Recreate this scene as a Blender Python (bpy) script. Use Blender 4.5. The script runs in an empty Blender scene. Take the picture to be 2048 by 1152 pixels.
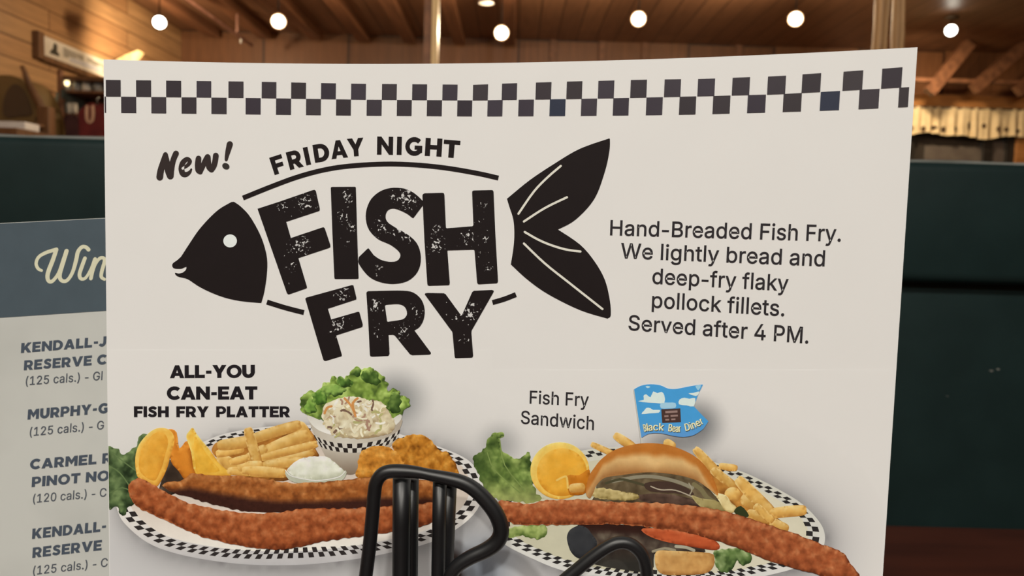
import bpy, bmesh, math, random, json
from math import sin, cos, pi, sqrt, radians, exp
from mathutils import Vector, Matrix, noise
from mathutils.geometry import delaunay_2d_cdt

C = bpy.context.scene.collection
SC = bpy.context.scene

# ------------------------------------------------------------------ camera
FPX = 1547.0
PITCH, ROLL = radians(4.29), radians(1.6)
CAM = Vector((0, 0, 0.99))
_f = Vector((0, cos(PITCH), -sin(PITCH)))
_r0 = Vector((1, 0, 0))
_u0 = Vector((0, sin(PITCH), cos(PITCH)))
_r = _r0 * cos(ROLL) + _u0 * sin(ROLL)
_u = _u0 * cos(ROLL) - _r0 * sin(ROLL)
cd = bpy.data.cameras.new('camera')
cd.sensor_width = 36.0
cd.lens = FPX * 36.0 / 2048
cd.clip_start = 0.01
cd.dof.use_dof = True
cd.dof.focus_distance = 0.190
cd.dof.aperture_fstop = 26.0
cam = bpy.data.objects.new('camera', cd)
C.objects.link(cam)
cam.matrix_world = Matrix(((_r.x, _u.x, -_f.x, CAM.x), (_r.y, _u.y, -_f.y, CAM.y), (_r.z, _u.z, -_f.z, CAM.z), (0, 0, 0, 1)))
SC.camera = cam

# ------------------------------------------------------------------ exposure, world, lights
SC.view_settings.view_transform = 'Standard'
SC.view_settings.look = 'None'
SC.view_settings.gamma = 1.0
SC.view_settings.use_curve_mapping = False
SC.view_settings.exposure = 0.0
w = bpy.data.worlds.new('room_air')
SC.world = w
w.use_nodes = True
w.node_tree.nodes['Background'].inputs[0].default_value = (0.9, 0.72, 0.52, 1)
w.node_tree.nodes['Background'].inputs[1].default_value = 0.02
PAPER_LIGHT = (1.0, 0.95, 0.855)


def area(name, loc, size, power, col, target):
    l = bpy.data.lights.new(name, 'AREA')
    l.shape = 'DISK'
    l.size = size
    l.energy = power
    l.color = col
    o = bpy.data.objects.new(name, l)
    C.objects.link(o)
    o.location = loc
    o.rotation_euler = (Vector(target) - Vector(loc)).to_track_quat('-Z', 'Y').to_euler()
    return o


# the dining room's own ceiling floodlights over and behind the diner (fixtures are built further down)
BOOTH_LAMPS = [(-0.75, -1.5, 2.86), (0.55, -1.75, 2.86), (-0.1, -3.2, 2.86)]
for i, p in enumerate(BOOTH_LAMPS):
    area('booth_floodlight_beam', p, 0.16, (59, 52, 72)[i], PAPER_LIGHT, (p[0] * 0.4, 0.0, 0.95))


ROOM_FILL_LAMPS = [(-1.7, 3.4, 2.86), (0.9, 3.2, 2.86), (3.4, 3.6, 2.86)]  # unseen lamps added as room fill for the left wall and posts
for i, p in enumerate(ROOM_FILL_LAMPS):
    area('room_fill_light', p, 0.16, (34, 26, 44)[i], (1.0, 0.74, 0.46), (p[0], p[1] + 1.5, 0.0))


def ray(px, py):
    return _f + _r * ((px - 1024) / FPX) + _u * ((576 - py) / FPX)


def W(px, py, Y):
    d = ray(px, py)
    return CAM + d * (Y / d.y)


# ------------------------------------------------------------------ helpers
def lin(c):
    return tuple(((v / 255) / 12.92 if v / 255 <= 0.04045 else ((v / 255 + 0.055) / 1.055) ** 2.4) for v in c)


PAPER_PX = (221, 213, 203)
ALB = 0.80
_K = tuple(ALB / v for v in lin(PAPER_PX))


def ink(c):
    """reflectance of a printed colour that is seen as c under the light that shows paper as PAPER_PX"""
    return tuple(min(0.9, v * k) for v, k in zip(lin(c), _K))


def thing(name, label, cat, loc=(0, 0, 0), group=None):
    o = bpy.data.objects.new(name, None)
    C.objects.link(o)
    o.location = loc
    o.empty_display_size = 0.05
    o['label'] = label
    o['category'] = cat
    if group:
        o['group'] = group
    return o


def tag(o, label, cat, group=None):
    o['label'] = label
    o['category'] = cat
    if group:
        o['group'] = group
    return o


def wloc(o):
    v = Vector((0, 0, 0))
    while o is not None:
        v += o.location
        o = o.parent
    return v


def mesh_obj(name, verts, faces, mat, parent=None, smooth=False, loc=None, label=None):
    base = wloc(parent) if parent else Vector(loc if loc is not None else (0, 0, 0))
    me = bpy.data.meshes.new(name)
    me.from_pydata([tuple(Vector(v) - base) for v in verts], [], faces)
    me.update()
    if mat:
        me.materials.append(mat)
    if smooth:
        for p in me.polygons:
            p.use_smooth = True
    o = bpy.data.objects.new(name, me)
    C.objects.link(o)
    if parent:
        o.parent = parent
    else:
        o.location = base
    if label:
        o['label'] = label
    return o


class MB:
    """collects shapes in world coordinates and links them as one mesh"""

    def __init__(s):
        s.v, s.f = [], []

    def add(s, vs, fs):
        n = len(s.v)
        s.v += [Vector(v) for v in vs]
        s.f += [tuple(i + n for i in f) for f in fs]
        return s

    def box(s, a, b, bev=0.0):
        bm = bmesh.new()
        bmesh.ops.create_cube(bm, size=1)
        c = (Vector(a) + Vector(b)) / 2
        d = Vector(b) - Vector(a)
        for v in bm.verts:
            v.co = Vector((v.co.x * d.x, v.co.y * d.y, v.co.z * d.z)) + c
        if bev:
            bmesh.ops.bevel(bm, geom=bm.edges[:], offset=bev, segments=3, affect='EDGES', profile=0.5)
        bm.normal_update()
        bm.verts.index_update()
        s.add([v.co.copy() for v in bm.verts], [[v.index for v in f.verts] for f in bm.faces])
        bm.free()
        return s

    def tube(s, pts, r, n=12, cap=True, closed=False):
        pts = [Vector(p) for p in pts]
        m = len(pts)
        rs = r if isinstance(r, (list, tuple)) else [r] * m
        vs, fs = [], []
        ref = None
        for i, p in enumerate(pts):
            a = pts[(i - 1) % m] if (closed or i > 0) else p
            b = pts[(i + 1) % m] if (closed or i < m - 1) else p
            t = (b - a).normalized()
            if ref is None:
                ref = Vector((0, 1, 0)) if abs(t.y) < 0.9 else Vector((1, 0, 0))
            x = (ref - t * ref.dot(t)).normalized()
            ref = x
            y = t.cross(x)
            for k in range(n):
                q = 2 * pi * k / n
                vs.append(p + (x * cos(q) + y * sin(q)) * rs[i])
        for i in range(m if closed else m - 1):
            j = (i + 1) % m
            for k in range(n):
                l = (k + 1) % n
                fs.append((i * n + k, i * n + l, j * n + l, j * n + k))
        if cap and not closed:
            fs.append(tuple(range(n))[::-1])
            fs.append(tuple((m - 1) * n + k for k in range(n)))
        return s.add(vs, fs)

    def lathe(s, prof, base, axis='Z', n=24):
        vs, fs = [], []
        for (r, z) in prof:
            for k in range(n):
                q = 2 * pi * k / n
                vs.append(Vector(base) + Vector((r * cos(q), r * sin(q), z)))
        for i in range(len(prof) - 1):
            for k in range(n):
                l = (k + 1) % n
                fs.append((i * n + k, i * n + l, (i + 1) * n + l, (i + 1) * n + k))
        fs.append(tuple(range(n))[::-1])
        fs.append(tuple((len(prof) - 1) * n + k for k in range(n)))
        return s.add(vs, fs)

    def prism(s, pts, off):
        """polygon (world points) pushed along off"""
        n = len(pts)
        vs = [Vector(p) for p in pts] + [Vector(p) + Vector(off) for p in pts]
        fs = [tuple(range(n)), tuple(range(2 * n - 1, n - 1, -1))]
        for i in range(n):
            j = (i + 1) % n
            fs.append((i, i + n, j + n, j))
        return s.add(vs, fs)

    def build(s, name, mat, parent=None, smooth=False, loc=None, label=None):
        o = mesh_obj(name, s.v, s.f, mat, parent, smooth, loc, label)
        bm = bmesh.new()
        bm.from_mesh(o.data)
        bmesh.ops.recalc_face_normals(bm, faces=bm.faces[:])
        bm.to_mesh(o.data)
        bm.free()
        return o


def struct(o):
    o['kind'] = 'structure'
    return o


# ------------------------------------------------------------------ materials
def new_mat(name):
    m = bpy.data.materials.new(name)
    m.use_nodes = True
    nt = m.node_tree
    return m, nt, nt.nodes['Principled BSDF']


def noise_col(nt, c1, c2, scale, detail=4, stretch=None, lo=0.35, hi=0.65):
    tc = nt.nodes.new('ShaderNodeTexCoord')
    n = nt.nodes.new('ShaderNodeTexNoise')
    n.inputs['Scale'].default_value = scale
    n.inputs['Detail'].default_value = detail
    if stretch:
        mp = nt.nodes.new('ShaderNodeMapping')
        mp.inputs['Scale'].default_value = stretch
        nt.links.new(tc.outputs['Object'], mp.inputs['Vector'])
        nt.links.new(mp.outputs['Vector'], n.inputs['Vector'])
    else:
        nt.links.new(tc.outputs['Object'], n.inputs['Vector'])
    r = nt.nodes.new('ShaderNodeValToRGB')
    r.color_ramp.elements[0].position = lo
    r.color_ramp.elements[1].position = hi
    r.color_ramp.elements[0].color = (*c1, 1)
    r.color_ramp.elements[1].color = (*c2, 1)
    nt.links.new(n.outputs['Fac'], r.inputs['Fac'])
    return r, n, tc


def mat_noise(name, c1, c2, scale=8, rough=0.5, detail=4, stretch=None, spec=0.5, bump=0.0, metal=0.0):
    m, nt, b = new_mat(name)
    r, n, tc = noise_col(nt, c1, c2, scale, detail, stretch)
    nt.links.new(r.outputs['Color'], b.inputs['Base Color'])
    b.inputs['Roughness'].default_value = rough
    b.inputs['Specular IOR Level'].default_value = spec
    b.inputs['Metallic'].default_value = metal
    if bump:
        bp = nt.nodes.new('ShaderNodeBump')
        bp.inputs['Strength'].default_value = bump
        bp.inputs['Distance'].default_value = 0.01
        nt.links.new(n.outputs['Fac'], bp.inputs['Height'])
        nt.links.new(bp.outputs['Normal'], b.inputs['Normal'])
    return m


def mat_emit(name, col, strength):
    m, nt, b = new_mat(name)
    b.inputs['Base Color'].default_value = (*col, 1)
    b.inputs['Emission Color'].default_value = (*col, 1)
    b.inputs['Emission Strength'].default_value = strength
    return m


def mat_print(name, amp, scale, detail=3, rough=0.55, wear=False, spec=0.12):
    """printed ink: colour from the print's own colour attribute, mottled by a fine printed grain"""
    m, nt, b = new_mat(name)
    at = nt.nodes.new('ShaderNodeAttribute')
    at.attribute_name = 'Ink'
    tc = nt.nodes.new('ShaderNodeTexCoord')
    n = nt.nodes.new('ShaderNodeTexNoise')
    n.inputs['Scale'].default_value = scale
    n.inputs['Detail'].default_value = detail
    n.inputs['Roughness'].default_value = 0.62
    nt.links.new(tc.outputs['Object'], n.inputs['Vector'])
    mr = nt.nodes.new('ShaderNodeMapRange')
    mr.inputs['From Min'].default_value = 0.25
    mr.inputs['From Max'].default_value = 0.75
    mr.inputs['To Min'].default_value = 1 - amp
    mr.inputs['To Max'].default_value = 1 + amp
    nt.links.new(n.outputs['Fac'], mr.inputs['Value'])
    mx = nt.nodes.new('ShaderNodeMix')
    mx.data_type = 'RGBA'
    mx.blend_type = 'MULTIPLY'
    mx.inputs['Factor'].default_value = 1.0
    nt.links.new(at.outputs['Color'], mx.inputs['A'])
    nt.links.new(mr.outputs['Result'], mx.inputs['B'])
    out = mx.outputs['Result']
    if wear:
        wa = nt.nodes.new('ShaderNodeAttribute')
        wa.attribute_name = 'Wear'
        n2 = nt.nodes.new('ShaderNodeTexNoise')
        n2.inputs['Scale'].default_value = 1500
        n2.inputs['Detail'].default_value = 2
        n2.inputs['Distortion'].default_value = 0.6
        nt.links.new(tc.outputs['Object'], n2.inputs['Vector'])
        ad = nt.nodes.new('ShaderNodeMath')
        ad.operation = 'ADD'
        nt.links.new(n2.outputs['Fac'], ad.inputs[0])
        nt.links.new(wa.outputs['Fac'], ad.inputs[1])
        st = nt.nodes.new('ShaderNodeMapRange')
        st.inputs['From Min'].default_value = 0.685
        st.inputs['From Max'].default_value = 0.72
        nt.links.new(ad.outputs['Value'], st.inputs['Value'])
        m2 = nt.nodes.new('ShaderNodeMix')
        m2.data_type = 'RGBA'
        nt.links.new(st.outputs['Result'], m2.inputs['Factor'])
        nt.links.new(out, m2.inputs['A'])
        m2.inputs['B'].default_value = (*ink((200, 193, 185)), 1)
        out = m2.outputs['Result']
    nt.links.new(out, b.inputs['Base Color'])
    b.inputs['Roughness'].default_value = rough
    b.inputs['Specular IOR Level'].default_value = spec
    return m


M = {}
M['ink'] = mat_print('smooth_printed_ink', 0.04, 300)
M['ink_tone'] = mat_print('printed_tone_and_falloff', 0.006, 60)
M['ink_worn'] = mat_print('worn_black_ink', 0.05, 300, wear=True)
M['ink_fried'] = mat_print('printed_breading', 0.26, 800, detail=4)
M['ink_soft'] = mat_print('printed_food', 0.12, 260, detail=4)
M['ink_leaf'] = mat_print('printed_leaf', 0.26, 230, detail=4)
M['ink_check'] = mat_print('printed_checks', 0.06, 120, rough=0.45, spec=0.3)


def mat_paper(name, col, amp, scale, rough=0.5, spec=0.25):
    m, nt, b = new_mat(name)
    c1 = tuple(v * (1 - amp) for v in col)
    r, n, tc = noise_col(nt, c1, col, scale, 3, None, 0.3, 0.6)
    nt.links.new(r.outputs['Color'], b.inputs['Base Color'])
    b.inputs['Roughness'].default_value = rough
    b.inputs['Specular IOR Level'].default_value = spec
    return m


M['paper'] = mat_paper('white_card_stock', (ALB, ALB, ALB), 0.012, 60)
M['menu_paper'] = mat_paper('parchment_menu_paper', ink((192, 187, 175)), 0.13, 26, rough=0.4)


def mat_wood(name, c1, c2, board, axis_len, axis_w, rough=0.45, gap=(0.02, 0.01, 0.005), board_len=2.4, gapw=0.006):
    """boards running along axis_len ('X','Y','Z'), laid side by side along axis_w"""
    m, nt, b = new_mat(name)
    tc = nt.nodes.new('ShaderNodeTexCoord')
    sp = nt.nodes.new('ShaderNodeSeparateXYZ')
    nt.links.new(tc.outputs['Object'], sp.inputs['Vector'])
    cb = nt.nodes.new('ShaderNodeCombineXYZ')
    nt.links.new(sp.outputs[axis_len], cb.inputs['X'])
    nt.links.new(sp.outputs[axis_w], cb.inputs['Y'])
    br = nt.nodes.new('ShaderNodeTexBrick')
    br.inputs['Scale'].default_value = 1.0
    br.inputs['Brick Width'].default_value = board_len
    br.inputs['Row Height'].default_value = board
    br.inputs['Mortar Size'].default_value = gapw
    br.inputs['Mortar Smooth'].default_value = 0.3
    br.inputs['Color1'].default_value = (*c1, 1)
    br.inputs['Color2'].default_value = (*c2, 1)
    br.inputs['Mortar'].default_value = (*gap, 1)
    nt.links.new(cb.outputs['Vector'], br.inputs['Vector'])
    mp = nt.nodes.new('ShaderNodeMapping')
    mp.inputs['Scale'].default_value = (1.2, 14, 1)
    nt.links.new(cb.outputs['Vector'], mp.inputs['Vector'])
    n = nt.nodes.new('ShaderNodeTexNoise')
    n.inputs['Scale'].default_value = 2.0
    n.inputs['Detail'].default_value = 6
    n.inputs['Distortion'].default_value = 0.8
    nt.links.new(mp.outputs['Vector'], n.inputs['Vector'])
    mr = nt.nodes.new('ShaderNodeMapRange')
    mr.inputs['To Min'].default_value = 0.55
    mr.inputs['To Max'].default_value = 1.45
    nt.links.new(n.outputs['Fac'], mr.inputs['Value'])
    mx = nt.nodes.new('ShaderNodeMix')
    mx.data_type = 'RGBA'
    mx.blend_type = 'MULTIPLY'
    mx.inputs['Factor'].default_value = 1
    nt.links.new(br.outputs['Color'], mx.inputs['A'])
    nt.links.new(mr.outputs['Result'], mx.inputs['B'])
    nt.links.new(mx.outputs['Result'], b.inputs['Base Color'])
    b.inputs['Roughness'].default_value = rough
    return m


M['pine'] = mat_wood('knotty_pine_boards', (0.42, 0.245, 0.115), (0.34, 0.18, 0.08), 0.15, 'Y', 'Z', gap=(0.10, 0.045, 0.018))
M['dark_boards'] = mat_wood('dark_stained_boards', (0.18, 0.075, 0.030), (0.14, 0.058, 0.023), 0.9, 'Z', 'X', gap=(0.04, 0.015, 0.007), board_len=6, gapw=0.015)
M['ceiling_boards'] = mat_wood('dark_ceiling_boards', (0.24, 0.12, 0.062), (0.19, 0.092, 0.048), 0.2, 'Y', 'X', board_len=4)
M['joist'] = mat_noise('dark_joist_wood', (0.13, 0.055, 0.026), (0.22, 0.095, 0.045), 3, 0.5, stretch=(6, 0.5, 6))
M['trim_wood'] = mat_noise('orange_pine_trim', (0.40, 0.17, 0.05), (0.52, 0.24, 0.08), 4, 0.45, stretch=(0.6, 6, 6))
M['log'] = mat_noise('peeled_log_wood', (0.12, 0.06, 0.022), (0.36, 0.22, 0.10), 5, 0.5, stretch=(5, 5, 0.5))
M['lit_wood_tone'] = mat_noise('lit_wood_tone', (0.62, 0.45, 0.22), (0.75, 0.58, 0.32), 4, 0.4, stretch=(5, 5, 0.5))  # lamplight on the wood put into a paler base colour
M['floor'] = mat_wood('brown_plank_floor', (0.10, 0.05, 0.025), (0.08, 0.04, 0.02), 0.14, 'Y', 'X')
M['table'] = mat_noise('mahogany_table_top', (0.040, 0.011, 0.007), (0.075, 0.020, 0.011), 4, 0.35, stretch=(1, 8, 1))
M['vinyl'] = mat_noise('dark_green_vinyl', (0.0065, 0.0185, 0.0185), (0.009, 0.0235, 0.0235), 14, 0.42, bump=0.06)
M['piping'] = mat_noise('piping_glare_tone', (0.14, 0.15, 0.135), (0.26, 0.27, 0.25), 9, 0.3)  # pale tone paints the glare line along the bench top
M['scuff'] = mat_noise('glinting_scuff', (0.12, 0.12, 0.11), (0.2, 0.2, 0.18), 50, 0.6)  # small scratches, their glint painted in as a pale colour
M['wire'] = mat_noise('black_coated_wire', (0.0045, 0.005, 0.006), (0.007, 0.0075, 0.009), 60, 0.42, spec=0.6)
M['soot'] = mat_noise('unlit_black_rod', (0.004, 0.004, 0.004), (0.006, 0.006, 0.006), 20, 0.9, spec=0.0)
M['black'] = mat_noise('matt_black', (0.012, 0.011, 0.010), (0.02, 0.018, 0.016), 20, 0.5)
M['cloth'] = mat_noise('cream_curtain_cloth', (0.74, 0.58, 0.34), (0.84, 0.68, 0.42), 12, 0.85)
M['motif'] = mat_noise('brown_cloth_print', (0.06, 0.035, 0.018), (0.12, 0.065, 0.03), 20, 0.9)
M['night_glass'] = mat_noise('night_window_glass', (0.028, 0.024, 0.020), (0.05, 0.043, 0.037), 1.5, 0.15)
M['grey_paint'] = mat_noise('grey_sash_paint', (0.12, 0.10, 0.09), (0.16, 0.14, 0.12), 8, 0.4)
M['dark_paint'] = mat_noise('dark_sash_paint', (0.016, 0.015, 0.013), (0.03, 0.027, 0.024), 8, 0.4)
M['sign_face'] = mat_noise('cream_sign_board', (0.55, 0.50, 0.42), (0.68, 0.63, 0.55), 6, 0.5)
M['sign_dark'] = mat_noise('dark_sign_paint', (0.022, 0.022, 0.014), (0.04, 0.04, 0.028), 20, 0.5)
M['sign_grey'] = mat_noise('grey_sign_paint', (0.24, 0.22, 0.18), (0.34, 0.31, 0.27), 9, 0.5)
M['sign_blue'] = mat_noise('pale_blue_sign_paint', (0.42, 0.42, 0.46), (0.50, 0.50, 0.54), 9, 0.5)
M['brown_wood'] = mat_noise('brown_display_wood', (0.10, 0.045, 0.018), (0.17, 0.08, 0.032), 5, 0.5, stretch=(4, 4, 0.7))
M['olive_back'] = mat_noise('olive_brown_panel', (0.11, 0.07, 0.022), (0.19, 0.12, 0.045), 3, 0.5)
M['shade_panel'] = mat_noise('dark_brown_panel', (0.055, 0.034, 0.018), (0.08, 0.05, 0.028), 3, 0.5)
M['white_box'] = mat_noise('white_cardboard', (0.62, 0.62, 0.66), (0.72, 0.72, 0.75), 10, 0.6)
M['slate'] = mat_noise('slate_grey_paint', (0.06, 0.075, 0.07), (0.10, 0.12, 0.11), 6, 0.45)
M['sage'] = mat_noise('sage_green_paint', (0.20, 0.23, 0.17), (0.26, 0.30, 0.23), 6, 0.5)
M['red_cloth'] = mat_noise('dark_red_knit', (0.11, 0.012, 0.015), (0.17, 0.022, 0.022), 12, 0.9)
M['wine_cloth'] = mat_noise('maroon_knit', (0.055, 0.018, 0.018), (0.085, 0.03, 0.03), 12, 0.9)
M['pink_print'] = mat_noise('pale_pink_print', (0.60, 0.36, 0.24), (0.72, 0.48, 0.34), 12, 0.8)
M['ceramic'] = mat_noise('glazed_white_ceramic', (0.55, 0.50, 0.42), (0.68, 0.63, 0.55), 8, 0.25)
M['glassy'] = mat_noise('grey_glassware', (0.20, 0.20, 0.19), (0.32, 0.31, 0.29), 10, 0.15)
M['steel'] = mat_noise('brushed_steel', (0.35, 0.34, 0.33), (0.5, 0.49, 0.47), 30, 0.35, metal=0.8)
M['fixture'] = mat_noise('bronze_lamp_can', (0.06, 0.04, 0.025), (0.10, 0.07, 0.045), 20, 0.4)
M['white_plastic'] = mat_noise('greyed_white_plastic', (0.22, 0.20, 0.19), (0.28, 0.26, 0.24), 10, 0.4)
M['pipe'] = mat_noise('painted_sprinkler_pipe', (0.20, 0.09, 0.06), (0.28, 0.14, 0.10), 10, 0.45)
M['bulb'] = mat_emit('lit_lamp_glass', (1.0, 0.93, 0.78), 14.0)
M['bulb_small'] = mat_emit('lit_display_bulb', (1.0, 0.80, 0.42), 3.0)

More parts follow.
